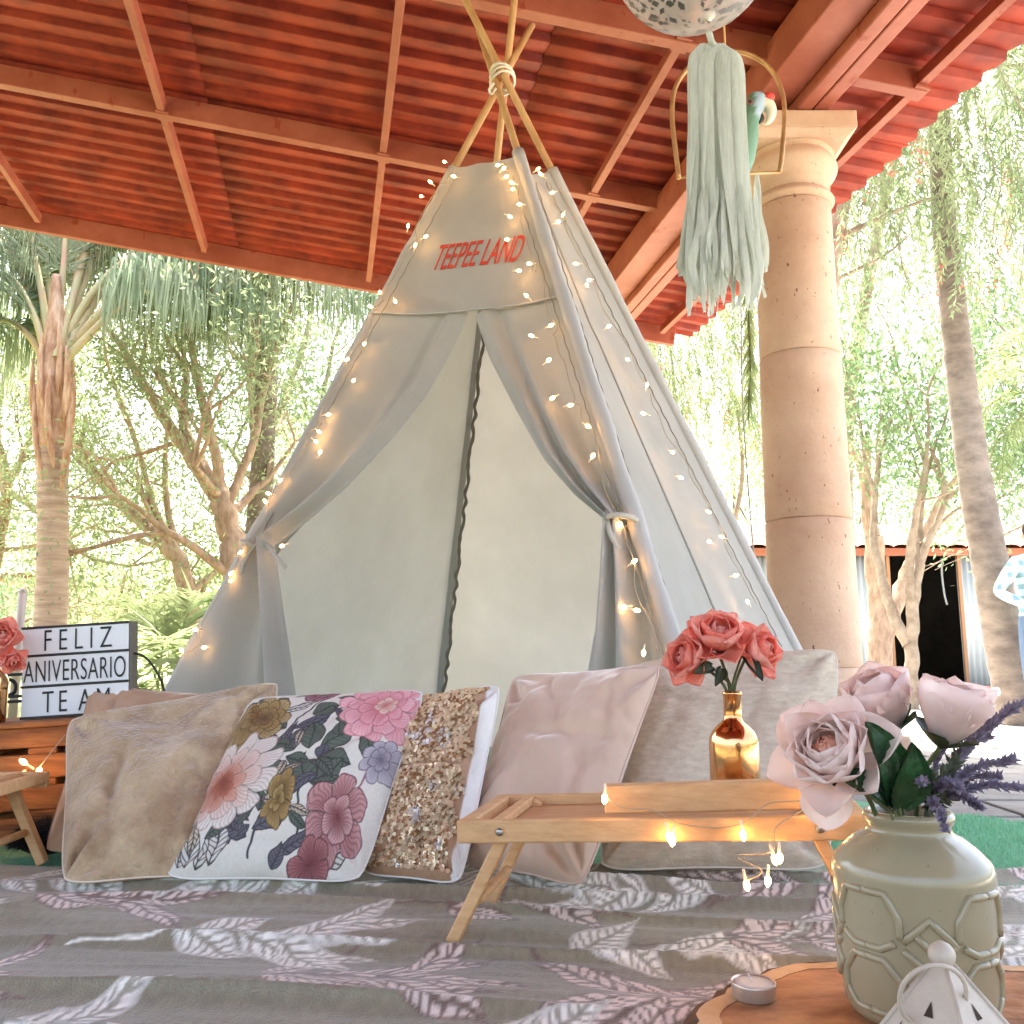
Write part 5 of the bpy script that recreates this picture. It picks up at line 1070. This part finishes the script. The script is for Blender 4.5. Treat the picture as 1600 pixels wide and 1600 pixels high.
# multi-stemmed tree before the shed
tree('smooth_tree', 'smooth grey multi-stemmed tree with drooping green leaves before the shed door', [([(1425, 1100), (1424, 1020), (1426, 960), (1436, 880)], .10, .06, 0), ([(1420, 1010), (1395, 960), (1378, 900), (1365, 840), (1368, 770)], .075, .04, .3), ([(1424, 960), (1420, 880), (1432, 800), (1448, 720)], .06, .03, -.2), ([(1436, 880), (1440, 780), (1462, 690)], .05, .02, .3), ([(1440, 850), (1490, 800), (1520, 790)], .025, .012, -.3), ([(1368, 780), (1352, 720), (1345, 660)], .03, .015, 0), ([(1448, 730), (1420, 640), (1400, 560)], .03, .015, .4)], 10.5, m_bark2, m_l3, 46, (.32, .36, .26), (.07, .14), (.026, .045), 1, .9, .8, zmin=2.15)
tree('brown_tree', 'thick reddish brown forked trunk beside the column base', [([(1378, 1100), (1376, 1020), (1372, 920), (1362, 840)], .19, .12, 0), ([(1382, 1010), (1404, 930), (1424, 880), (1440, 840)], .11, .07, .3)], 11.8, m_bark1, m_l5, 30, (.36, .36, .28), (.07, .13), (.03, .045), 1, .7, .8, zmin=2.3)
for k, (u, v) in enumerate(((1590, 700), (1600, 860))):
    tree('leafy_tree', ('leafy branch tree at the picture edge beside the leaning palm', 'low leafy tree behind the person in the plaid shirt')[k], [([(1680 + 30 * k, 1080), (1672, 900), (1650, 780)], .09, .06, 0), ([(1650, 790), (1600, v - 40), (1560, v - 20)], .03, .012, 0), ([(1655, 780), (1620, 640), (1590, 560)], .04, .015, .3)], 11.0 + k * 2, m_bark2, m_l3, 46, (.3, .3, .22), (.07, .13), (.028, .045), 1, .7, .8, zmin=1.9)

# palms
def frond(parent, root, d0, L, droop, ml, nl=70, *, pts=None, pmat=None, leafL=.55, leafW=.022, rach=.022, hang=.8, name='frond', seed=0, bare=.22):
    rr = np.random.default_rng(seed); n_ = 22; given = pts is not None
    if given: pts = list(interp_path(smooth_path(pts, 8), np.linspace(0, 1, n_ + 1)))
    else: pts = [np.array(root, float)]; cur = unit(d0).copy()
    for k in range(0 if given else n_):
        cur = unit(cur + np.array([0, 0, -droop * (k / n_) ** 1.2 * .22])); pts.append(pts[-1] + cur * L / n_)
    mb = MB(); mb.tube(pts, [rach * (1 - .9 * k / n_) + .002 for k in range(n_ + 1)], 7, False)
    tt = np.sort(rr.uniform(bare, 1, nl * 2)); pp = interp_path(pts, tt); q = interp_path(pts, np.clip(tt + .02, 0, 1)) - interp_path(pts, np.clip(tt - .02, 0, 1)); q /= np.linalg.norm(q, axis=1, keepdims=True)
    side = np.cross(q, [0, 0, 1.0]); side /= np.linalg.norm(side, axis=1, keepdims=True) + 1e-9; sg = np.where(np.arange(len(tt)) % 2 == 0, 1, -1)[:, None]
    D1 = unit_rows(side * sg * .8 + q * .45 + np.array([0, 0, .12]) + rr.normal(size=(len(tt), 3)) * .15); Ls = leafL * (.45 + .55 * np.sin(np.pi * np.clip((tt - bare) / (1 - bare), 0, 1) ** .7)) * rr.uniform(.8, 1.15, len(tt))
    p1 = pp + D1 * (Ls * .42)[:, None]; D2 = unit_rows(D1 * (1 - hang) + np.array([0, 0, -1.0]) * hang + rr.normal(size=(len(tt), 3)) * .07); p2 = p1 + D2 * (Ls * .6)[:, None]
    w_ = np.cross(D1, q); w_ = unit_rows(np.cross(w_, D1)) * leafW / 2
    V = np.stack([pp - w_ * .5, pp + w_ * .5, p1 - w_, p1 + w_, p2 - w_ * .12, p2 + w_ * .12], 1).reshape(-1, 3); b = np.arange(len(tt))[:, None] * 6
    F_ = np.concatenate([b + [0, 1, 3, 2], b + [2, 3, 5, 4]])
    if pmat is not None:
        o = np_mesh(name, V, F_, ml, parent, False); mb.build('petiole', pmat, o, True); return o
    nv = len(mb.v); V = np.r_[np.array(mb.v), V]; F_ = np.r_[np.array(mb.f), F_ + nv]
    return np_mesh(name, V, F_, ml, parent, False)
def unit_rows(a): return a / (np.linalg.norm(a, axis=1, keepdims=True) + 1e-9)
def palm_trunk(t, pts, rads, m, rings=True):
    pts = smooth_path(pts, 14); n_ = len(pts); rad = np.interp(np.linspace(0, 1, n_), np.linspace(0, 1, len(rads)), rads)
    rad = [r * (1 + (.035 if k % 4 == 0 else 0) + .03 * (rnd.random() - .5)) for k, r in enumerate(rad)]; MB().tube(pts, rad, 18).build('trunk', m, t, True)
qp = P(80, 1000, 8.7); qp[2] = -.17
qpalm = thing('queen_palm', 'queen palm with ringed pale trunk and long drooping fronds beside the sign', 'palm tree', qp)
palm_trunk(qpalm, [qp, P(82, 900, 8.7), P(82, 760, 8.7), P(84, 690, 8.7)], [.16, .145, .14, .165], mat('ringed_palm_trunk', (196, 172, 156), .9, col2=(158, 132, 116), nscale=4, stretch=(.6, .6, 6), bump=.7, bscale=14, bstretch=(.6, .6, 5)))
m_boot = mat('palm_boot', (206, 172, 146), .85, col2=(160, 116, 86), nscale=9, stretch=(2, 2, .5), bump=.6, bscale=26, bstretch=(3, 3, .5))
palm_trunk(qpalm, [P(84, 700, 8.7), P(86, 620, 8.7), P(88, 560, 8.7), P(88, 500, 8.7), P(88, 430, 8.7)], [.165, .18, .15, .09, .04], m_boot)
for k, (u0, v0, u1, v1, dy) in enumerate(((70, 760, 54, 600, -.12), (96, 765, 112, 600, -.15), (62, 690, 52, 560, .05), (108, 690, 114, 560, .02), (84, 730, 78, 580, -.19), (100, 660, 104, 540, -.17), (72, 650, 66, 520, -.15), (90, 620, 92, 500, -.16))):
    a, b = P(u0, v0, 8.7 + dy), P(u1, v1, 8.7 + dy); MB().tube(smooth_path([a, a * .5 + b * .5 + [(.03 if u1 > 84 else -.03), -.02, 0], b], 6), [.01, .02, .03, .034, .034, .032, .03, .028, .026, .024, .02, .016, .01], 9).build('leaf_boot', m_boot, qpalm, True)
m_pet = mat('palm_petiole', (182, 180, 132), .6, col2=(196, 164, 130), nscale=5, stretch=(1, 1, .5))
fpx = [([(88, 560), (150, 450), (240, 388), (400, 402), (580, 480)], .5), ([(92, 565), (160, 485), (230, 430), (330, 440), (430, 500)], .2), ([(88, 560), (120, 440), (150, 350), (210, 290), (360, 300), (560, 390)], .9), ([(86, 560), (98, 430), (108, 320), (140, 200)], .3), ([(80, 560), (62, 440), (36, 330), (-10, 240)], .4), ([(78, 570), (48, 480), (10, 430), (-70, 430)], .1), ([(76, 590), (50, 530), (0, 500), (-70, 540)], .3), ([(95, 570), (185, 480), (255, 450), (320, 480)], -.2), ([(86, 560), (76, 440), (62, 320), (50, 220)], .9), ([(90, 560), (140, 420), (190, 330), (300, 260), (480, 330)], 1.4), ([(88, 560), (116, 450), (128, 340), (150, 260)], 1.2), ([(78, 570), (30, 420), (-30, 340), (-120, 360)], 1.0), ([(92, 565), (170, 440), (260, 365), (440, 370), (640, 440)], 1.2)]
for k, (px_, dy) in enumerate(fpx):
    nP = len(px_); frond(qpalm, None, None, 1, 1, m_l4, 150, pts=[P(u, v, 8.7 + dy * (i_ / (nP - 1)) + (.12 * math.sin(k * 2.4) if i_ == 0 else 0)) for i_, (u, v) in enumerate(px_)], pmat=m_pet, leafL=1.25, leafW=.022, rach=.045, hang=.93, seed=k, bare=.34)
# second palm whose fronds make the hanging curtain under the roof edge
c0 = P(420, 180, 10.2); pf = np.array([c0[0], 10.2, -.17]); p2 = thing('queen_palm', 'tall palm behind the trees, only its hanging fronds show below the roof edge', 'palm tree', pf)
palm_trunk(p2, [pf, P(412, 700, 10.2), P(418, 400, 10.2), c0], [.16, .13, .12, .12], m_palmt)
for k in range(8):
    an = k * 2 * math.pi / 8 + .2; frond(p2, c0, np.array([math.cos(an), abs(math.sin(an)) * .6 - .12, .55 + .25 * math.sin(k * 2.1)]), rnd.uniform(3.0, 3.8), 2.6, m_l4, 130, leafL=1.0, leafW=.024, rach=.03, hang=.93, seed=50 + k, bare=.2)
# areca palm clump by the tent's edge
ar = P(250, 1100, 6.2); ar[2] = -.17; arp = thing('areca_palm', 'small feathery palm clump growing beside the tent edge behind the sign', 'palm', ar)
for k, (u, v, dy) in enumerate(((205, 900, 0), (240, 860, .2), (290, 840, .3), (330, 880, .1), (200, 960, -.2), (360, 850, .4), (270, 900, -.3), (180, 990, .1), (310, 940, -.2), (225, 1000, -.3), (350, 930, -.1))):
    d = P(u, v, 6.2 + dy) - (ar + [0, 0, .2]); frond(arp, ar + [rnd.uniform(-.1, .1), rnd.uniform(-.1, .1), .1], d, np.linalg.norm(d) * 1.15, 1.5, m_l5, 46, leafL=.34, leafW=.022, rach=.010, hang=.22, seed=80 + k, bare=.35)
# leaning palm trunk on the other side
lpf = P(1597, 1130, 8.2); lpf[2] = -.17; lpm = thing('leaning_palm', 'leaning grey ringed palm trunk beside the shed door and the person', 'palm tree', lpf)
palm_trunk(lpm, [lpf, P(1572, 1020, 8.2), P(1545, 870, 8.2), P(1522, 740, 8.2), P(1503, 600, 8.2), P(1486, 450, 8.2), P(1474, 330, 8.2), P(1466, 150, 8.2), P(1462, 0, 8.2)], [.185, .165, .155, .145, .13, .12, .11, .10, .09], m_palmt)
for k in range(9):
    an = k * .7; frond(lpm, P(1462, 0, 8.2), np.array([math.cos(an), math.sin(an), .6]), 2.6, 2.2, m_l4, 60, leafL=.7, leafW=.03, rach=.03, hang=.7, seed=120 + k)
sp = P(1640, 1000, 9.5); sp[2] = -.17; spm = thing('fan_bush_palm', 'low bright green palm at the picture edge beyond the leaning trunk', 'palm', sp)
sp_r = P(1660, 620, 9.5); palm_trunk(spm, [sp, P(1655, 800, 9.5), sp_r], [.1, .09, .08], m_palmt)
for k, (u, v) in enumerate(((1560, 540), (1540, 600), (1580, 500), (1600, 640), (1620, 480), (1700, 520), (1720, 600))): frond(spm, sp_r, P(u, v, 9.5 + .2 * (k % 3)) - sp_r, 1.3, 1.6, m_l5, 50, leafL=.4, leafW=.022, rach=.014, hang=.4, seed=140 + k)
# hanging palm flower spray and thin cable beside the column
hs0 = P(1168, 470, 5.6); sprt = thing('palm_flower_spray', 'hanging green palm flower spray between the tassel and the column', 'palm spray', hs0)
pp = smooth_path([hs0 + [0, 0, .9], hs0, P(1172, 560, 5.6), P(1170, 650, 5.6)], 10); MB().tube(pp, .008, 6).build('stem', m_stem, sprt, True)
nS_ = 260; tt = nr.uniform(.2, 1, nS_); C = interp_path(pp, tt); D = rdirs(nS_) * .5; D[:, 2] -= 1; D = unit_rows(D); V, F_ = leaf_mesh(C, D, rdirs(nS_), nr.uniform(.10, .2, nS_), np.full(nS_, .014)); tag(np_mesh('strands', V, F_, m_l5, sprt, False), kind='stuff')
cbt = thing('cable', 'thin grey cable hanging down beside the stone column', 'cable', G(1190, 1150)); MB().tube(smooth_path([P(1158, 460, 4.6), P(1160, 620, 4.6), P(1172, 800, 4.6), P(1184, 940, 4.6), [P(1190, 1100, 4.6)[0], 4.6, .0]], 8), .004, 6).build('cable_line', mat('grey_cable', (150, 146, 138), .6), cbt, True)

# ------------------------------------------------------------------ shed
SHY = 16.6; m_tin = mat('white_corrugated_sheet', (180, 186, 192), .5, col2=(164, 170, 176), nscale=1.5, stretch=(2, 2, .4), spec=.4)
sxl, dl, dr_, sxr = P(1130, 1000, SHY)[0], P(1396, 1000, SHY)[0], P(1503, 1000, SHY)[0], P(1830, 1000, SHY)[0]; zT = P(1450, 866, SHY)[2]
sh = thing('garden_shed', 'white corrugated metal shed with dark open doorway and red tiled roof', 'shed', ((dl + dr_) / 2, SHY, -.17))
def tin(x0, x1, z0=-.17, z1=None, y=SHY):
    n_ = max(6, int((x1 - x0) / .02)); xs_ = np.linspace(x0, x1, n_); A = np.array([[[x, y + .018 * math.sin(x * 2 * math.pi / .11), z] for x in xs_] for z in (z0, z1 or zT)]); o = grid_obj('wall_sheet', A, m_tin, sh); s_ = o.modifiers.new('t', 'SOLIDIFY'); s_.thickness = .006
x = sxl
while x < dl - .02: tin(x, min(x + .82, dl)); x += .82
x = dr_
while x < sxr - .02: tin(x, min(x + .82, sxr)); x += .82
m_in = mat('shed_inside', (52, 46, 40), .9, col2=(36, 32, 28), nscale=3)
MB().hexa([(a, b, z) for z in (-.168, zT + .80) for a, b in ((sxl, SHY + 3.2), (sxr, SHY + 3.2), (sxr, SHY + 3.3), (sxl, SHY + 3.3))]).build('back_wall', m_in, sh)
for xx in (sxl, sxr): MB().hexa([(a, b, z) for z in (-.168, zT - .02) for a, b in ((xx - .03, SHY + .05), (xx + .03, SHY + .05), (xx + .03, SHY + 3.19), (xx - .03, SHY + 3.19))]).build('end_wall', m_tin, sh)
for xx in (dl - .03, dr_ + .03): MB().bar((xx, SHY - .03, -.17), (xx, SHY - .03, zT), .06, .05, (0, 1, 0)).build('door_post', mat('rusty_post', (150, 110, 80), .8), sh)
MB().bar((sxl - .2, SHY - .12, zT + .02), (sxr + .2, SHY - .12, zT + .02), .1, .12).build('eave_board', mat('eave_wood', (150, 92, 70), .8), sh)
m_tile = mat('red_clay_tile', (160, 92, 76), .85, col2=(134, 70, 56), nscale=4, bump=.3)
nt_ = 26; tw_ = (sxr - sxl + .4) / nt_
tme = None
for k in range(nt_ * 6):
    i, j = k % nt_, k // nt_
    if tme is None:
        A = np.array([[[tw_ * .5 * math.cos(a), y_ * .44, .05 * math.sin(a) + .26 * y_ * .44] for a in np.linspace(math.pi, 0, 7)] for y_ in (0, 1.08)]); o = grid_obj('roof_tile', A, m_tile, sh); tme = o.data
    else: o = link(bpy.data.objects.new('roof_tile', tme), sh)
    o.location = (sxl - .2 + tw_ * (i + .5), SHY - .3 + j * .44, zT + .10 + j * .44 * .26 + .01 * (j % 2))
MB().hexa([(a, SHY - .25 + b, zT + .082 + c + b * .26) for c in (-.02, .0) for a, b in ((sxl - .2, 0), (sxr + .2, 0), (sxr + .2, 3.8), (sxl - .2, 3.8))]).build('roof_deck', mat('eave_wood', (150, 92, 70)), sh)
# rubbish inside and a hanging strip in the doorway
MB().tube(smooth_path([P(1471, 872, SHY + .3), P(1472, 900, SHY + .3), P(1476, 930, SHY + .3), P(1480, 945, SHY + .3)], 5), .02, 6).build('hanging_strip', m_tin, sh, True)
# pink house far on the other side
m_house = mat('pink_render', (232, 196, 180), .9, col2=(220, 180, 164), nscale=2); hx0, hx1 = P(-260, 980, 24)[0], P(46, 980, 24)[0]; hz = P(0, 905, 24)[2]
ho = thing('pink_house', 'low pale pink house wall far behind the palm trunk and sign', 'house', (hx0, 24, -.17))
MB().hexa([(a, b, z) for z in (-.17, hz) for a, b in ((hx0, 24), (hx1, 24), (hx1, 29), (hx0, 29))]).build('wall', m_house, ho); MB().hexa([(a, b, z) for z in (hz + .002, hz + .16) for a, b in ((hx0 - .2, 23.8), (hx1 + .2, 23.8), (hx1 + .2, 29.2), (hx0 - .2, 29.2))]).build('roof', m_tile, ho)
w_ = MB().hexa([(a, b, z) for z in (.9, 1.9) for a, b in ((hx1 - 1.9, 23.93), (hx1 - .9, 23.93), (hx1 - .9, 23.99), (hx1 - 1.9, 23.99))]).build('window', mat('window_frame', (226, 222, 214), .6), ho)
MB().hexa([(a, b, z) for z in (.97, 1.83) for a, b in ((hx1 - 1.83, 23.9), (hx1 - .97, 23.9), (hx1 - .97, 23.925), (hx1 - 1.83, 23.925))]).build('pane', mat('window_glass', (70, 80, 84), .1), w_)
# fence post pole by the sign
gp = thing('metal_post', 'thin grey metal post standing in the garden beside the palm trunk', 'post', P(36, 1040, 7.5) * [1, 1, 0] + [0, 0, -.17]); a = P(36, 925, 7.5); MB().tube([[a[0], 7.5, -.17], [a[0], 7.5, a[2]]], .035, 10).build('pipe', mat('grey_steel', (160, 150, 146), .5, .3), gp, True); MB().ball([a[0], 7.5, a[2]], .036, 10, 6).build('cap', mat('grey_steel', (160, 150, 146)), gp, True)

# ------------------------------------------------------------------ tap pipe and person
tpp = P(1500, 1108, 7.0); tpt = thing('garden_tap', 'low white water pipe with red tap and round chrome meter beside the leaning palm', 'water tap', [tpp[0], 7.0, -.165])
pw = mat('white_pipe', (228, 222, 214), .4); MB().tube(smooth_path([[tpp[0] - .02, 7.0, -.165], P(1494, 1122, 7.0), P(1512, 1098, 7.0), P(1530, 1085, 7.0), P(1560, 1080, 7.0)], 6), .03, 12).build('pipe', pw, tpt, True)
MB().ball(P(1540, 1076, 6.98), .032, 12, 8, None, (1.5, .8, .6)).build('tap_handle', mat('red_tap', (206, 66, 56), .4), tpt, True)
mc = P(1537, 1098, 6.95); qm = Vector((0, -1, .1)).to_track_quat('Z', 'Y'); MB().lathe([(.001, -.03), (.07, -.03), (.075, 0), (.068, .02), (.055, .024), (.001, .018)], mc, 24, qm).build('meter', mat('chrome', (200, 200, 200), .15, 1.0), tpt, True)
MB().tube([mc + [0, .02, -.05], [mc[0], 6.97, -.165]], .02, 8).build('meter_stand', mat('chrome', (200, 200, 200)), tpt, True)

# person in plaid shirt, seen from behind, arm bent
PY = 7.8; px = P(1618, 870, PY)[0]; fz = -.165; Ht = 1.74
per = thing('person', 'person in pale blue plaid shirt and jeans with one elbow bent, at the picture edge', 'person', (px, PY, fz))
def B(x, y, z): return Vector((px + x, PY + y, fz + z))
joints = {'pel': (B(0, 0, .95), .15), 'sp': (B(0, .01, 1.15), .145), 'ch': (B(0, .02, 1.34), .165), 'nk': (B(0, .01, 1.49), .06), 'hd0': (B(0, -.0, 1.56), .075), 'hd1': (B(0, -.01, 1.65), .10), 'hd2': (B(0, -.01, 1.73), .06),
    'ls': (B(-.17, .02, 1.41), .075), 'le': (B(-.33, .06, 1.16), .055), 'lw': (B(-.17, -.12, 1.03), .035), 'lh': (B(-.12, -.15, 1.01), .03),
    'rs': (B(.17, .02, 1.41), .075), 're': (B(.27, .02, 1.12), .05), 'rw': (B(.25, .12, .90), .033), 'rh': (B(.24, .15, .83), .03),
    'lh_': (B(-.10, 0, .90), .11), 'lk': (B(-.12, .01, .50), .075), 'la': (B(-.13, -.01, .09), .045), 'lt': (B(-.14, .13, .03), .035), 'rh_': (B(.10, 0, .90), .11), 'rk': (B(.12, .02, .50), .075), 'ra': (B(.13, -.01, .09), .045), 'rt': (B(.15, .13, .03), .035)}
ed = [('pel', 'sp'), ('sp', 'ch'), ('ch', 'nk'), ('nk', 'hd0'), ('hd0', 'hd1'), ('hd1', 'hd2'), ('ch', 'ls'), ('ls', 'le'), ('le', 'lw'), ('lw', 'lh'), ('ch', 'rs'), ('rs', 're'), ('re', 'rw'), ('rw', 'rh'), ('pel', 'lh_'), ('lh_', 'lk'), ('lk', 'la'), ('la', 'lt'), ('pel', 'rh_'), ('rh_', 'rk'), ('rk', 'ra'), ('ra', 'rt')]
# fingers
fingers = []
for hand, wrist, sgn in (('lh', 'lw', 1), ('rh', 'rw', -1)):
    hp = joints[hand][0]; dirn = (joints[hand][0] - joints[wrist][0]).normalized(); sd_ = dirn.cross(Vector((0, 1, .3))).normalized()
    for fi in range(5):
        off = (fi - 1.5) * .019; L_ = (.065, .075, .08, .07, .055)[fi]
        if fi == 4: off = -.038
        a = hp + sd_ * off * .8; b_ = a + dirn * L_ * .55 + sd_ * off * .3; c_ = b_ + dirn * L_ * .4 + Vector((0, 0, -.012))
        kk = f'{hand}{fi}'; joints[kk + 'a'] = (a, .010); joints[kk + 'b'] = (b_, .009); joints[kk + 'c'] = (c_, .008); ed += [(hand, kk + 'a'), (kk + 'a', kk + 'b'), (kk + 'b', kk + 'c')]
nm = list(joints); me = bpy.data.meshes.new('body'); me.from_pydata([joints[k][0] for k in nm], [(nm.index(a), nm.index(b)) for a, b in ed], []); me.update()
po = bpy.data.objects.new('body', me); link(po, per); sk = po.modifiers.new('skin', 'SKIN')
for i, k in enumerate(nm): 
    r = joints[k][1]; fl = .72 if k in ('pel', 'sp', 'ch') else 1; me.skin_vertices[0].data[i].radius = (r, r * fl); me.skin_vertices[0].data[i].use_root = (k == 'pel')
ss = po.modifiers.new('sub', 'SUBSURF'); ss.levels = 2; ss.render_levels = 2
mp = bpy.data.materials.new('person_clothes'); mp.use_nodes = True; nt = mp.node_tree; N = nt.nodes; L = nt.links; pb_ = N['Principled BSDF']; pb_.inputs['Roughness'].default_value = .85
geo = N.new('ShaderNodeTexCoord'); sep = N.new('ShaderNodeSeparateXYZ'); L.new(geo.outputs['Object'], sep.inputs[0])
def plaid(sock, sc_, ph):
    w_ = N.new('ShaderNodeMath'); w_.operation = 'MULTIPLY'; w_.inputs[1].default_value = sc_; L.new(sock, w_.inputs[0]); s_ = N.new('ShaderNodeMath'); s_.operation = 'SINE'; L.new(w_.outputs[0], s_.inputs[0]); g = N.new('ShaderNodeMath'); g.operation = 'GREATER_THAN'; g.inputs[1].default_value = ph; L.new(s_.outputs[0], g.inputs[0]); return g.outputs[0]
ad = N.new('ShaderNodeMath'); ad.operation = 'ADD'; L.new(plaid(sep.outputs[0], 70, .2), ad.inputs[0]); L.new(plaid(sep.outputs[2], 62, .2), ad.inputs[1])
rp_ = N.new('ShaderNodeValToRGB'); rp_.color_ramp.interpolation = 'CONSTANT'; rp_.color_ramp.elements[0].color = lin((222, 228, 228)); rp_.color_ramp.elements[1].position = .25; rp_.color_ramp.elements[1].color = lin((172, 196, 202)); e3 = rp_.color_ramp.elements.new(.75); e3.color = lin((120, 152, 164))
hf = N.new('ShaderNodeMath'); hf.operation = 'MULTIPLY'; hf.inputs[1].default_value = .49; L.new(ad.outputs[0], hf.inputs[0]); L.new(hf.outputs[0], rp_.inputs[0])
zr = N.new('ShaderNodeValToRGB'); zr.color_ramp.interpolation = 'CONSTANT'; cr_ = zr.color_ramp; cr_.elements[0].color = (0, 0, 0, 1); cr_.elements[1].position = .5; cr_.elements[1].color = (1, 1, 1, 1)
def step(z): 
    g = N.new('ShaderNodeMath'); g.operation = 'GREATER_THAN'; g.inputs[1].default_value = z; L.new(sep.outputs[2], g.inputs[0]); return g.outputs[0]
def mixc(f_, a, b):
    mx = N.new('ShaderNodeMix'); mx.data_type = 'RGBA'; L.new(f_, mx.inputs[0])
    for s_, v_ in ((6, a), (7, b)):
        if isinstance(v_, tuple): mx.inputs[s_].default_value = lin(v_)
        else: L.new(v_, mx.inputs[s_])
    return mx.outputs[2]
c1 = mixc(step(fz + .95), (84, 104, 132), rp_.outputs[0]); c2 = mixc(step(fz + 1.50), c1, (206, 160, 132)); c3 = mixc(step(fz + .07), (60, 50, 44), c2); L.new(c3, pb_.inputs['Base Color']); me.materials.append(mp)
hh = MB().ball(B(0, -.025, 1.70), .108, 18, 12, None, (.9, 1.0, 1.0)); hh.build('hair', mat('dark_hair', (46, 36, 30), .6), per, True)
for s in (-1, 1): MB().ball(B(.097 * s, .0, 1.645), .028, 8, 6, None, (.35, .7, 1)).build('ear', mat('skin', (206, 160, 132), .6), per, True)
MB().ball(B(0, .105, 1.64), .018, 8, 6, None, (.8, 1, 1.2)).build('nose', mat('skin', (206, 160, 132)), per, True)
for s in (-1, 1): MB().ball(B(.036 * s, .088, 1.665), .012, 8, 6).build('eye', mat('eye_dark', (50, 40, 36), .3), per, True)
MB().ball(B(0, .094, 1.60), .02, 8, 6, None, (1.3, .4, .35)).build('mouth', mat('lips', (176, 110, 100), .5), per, True)
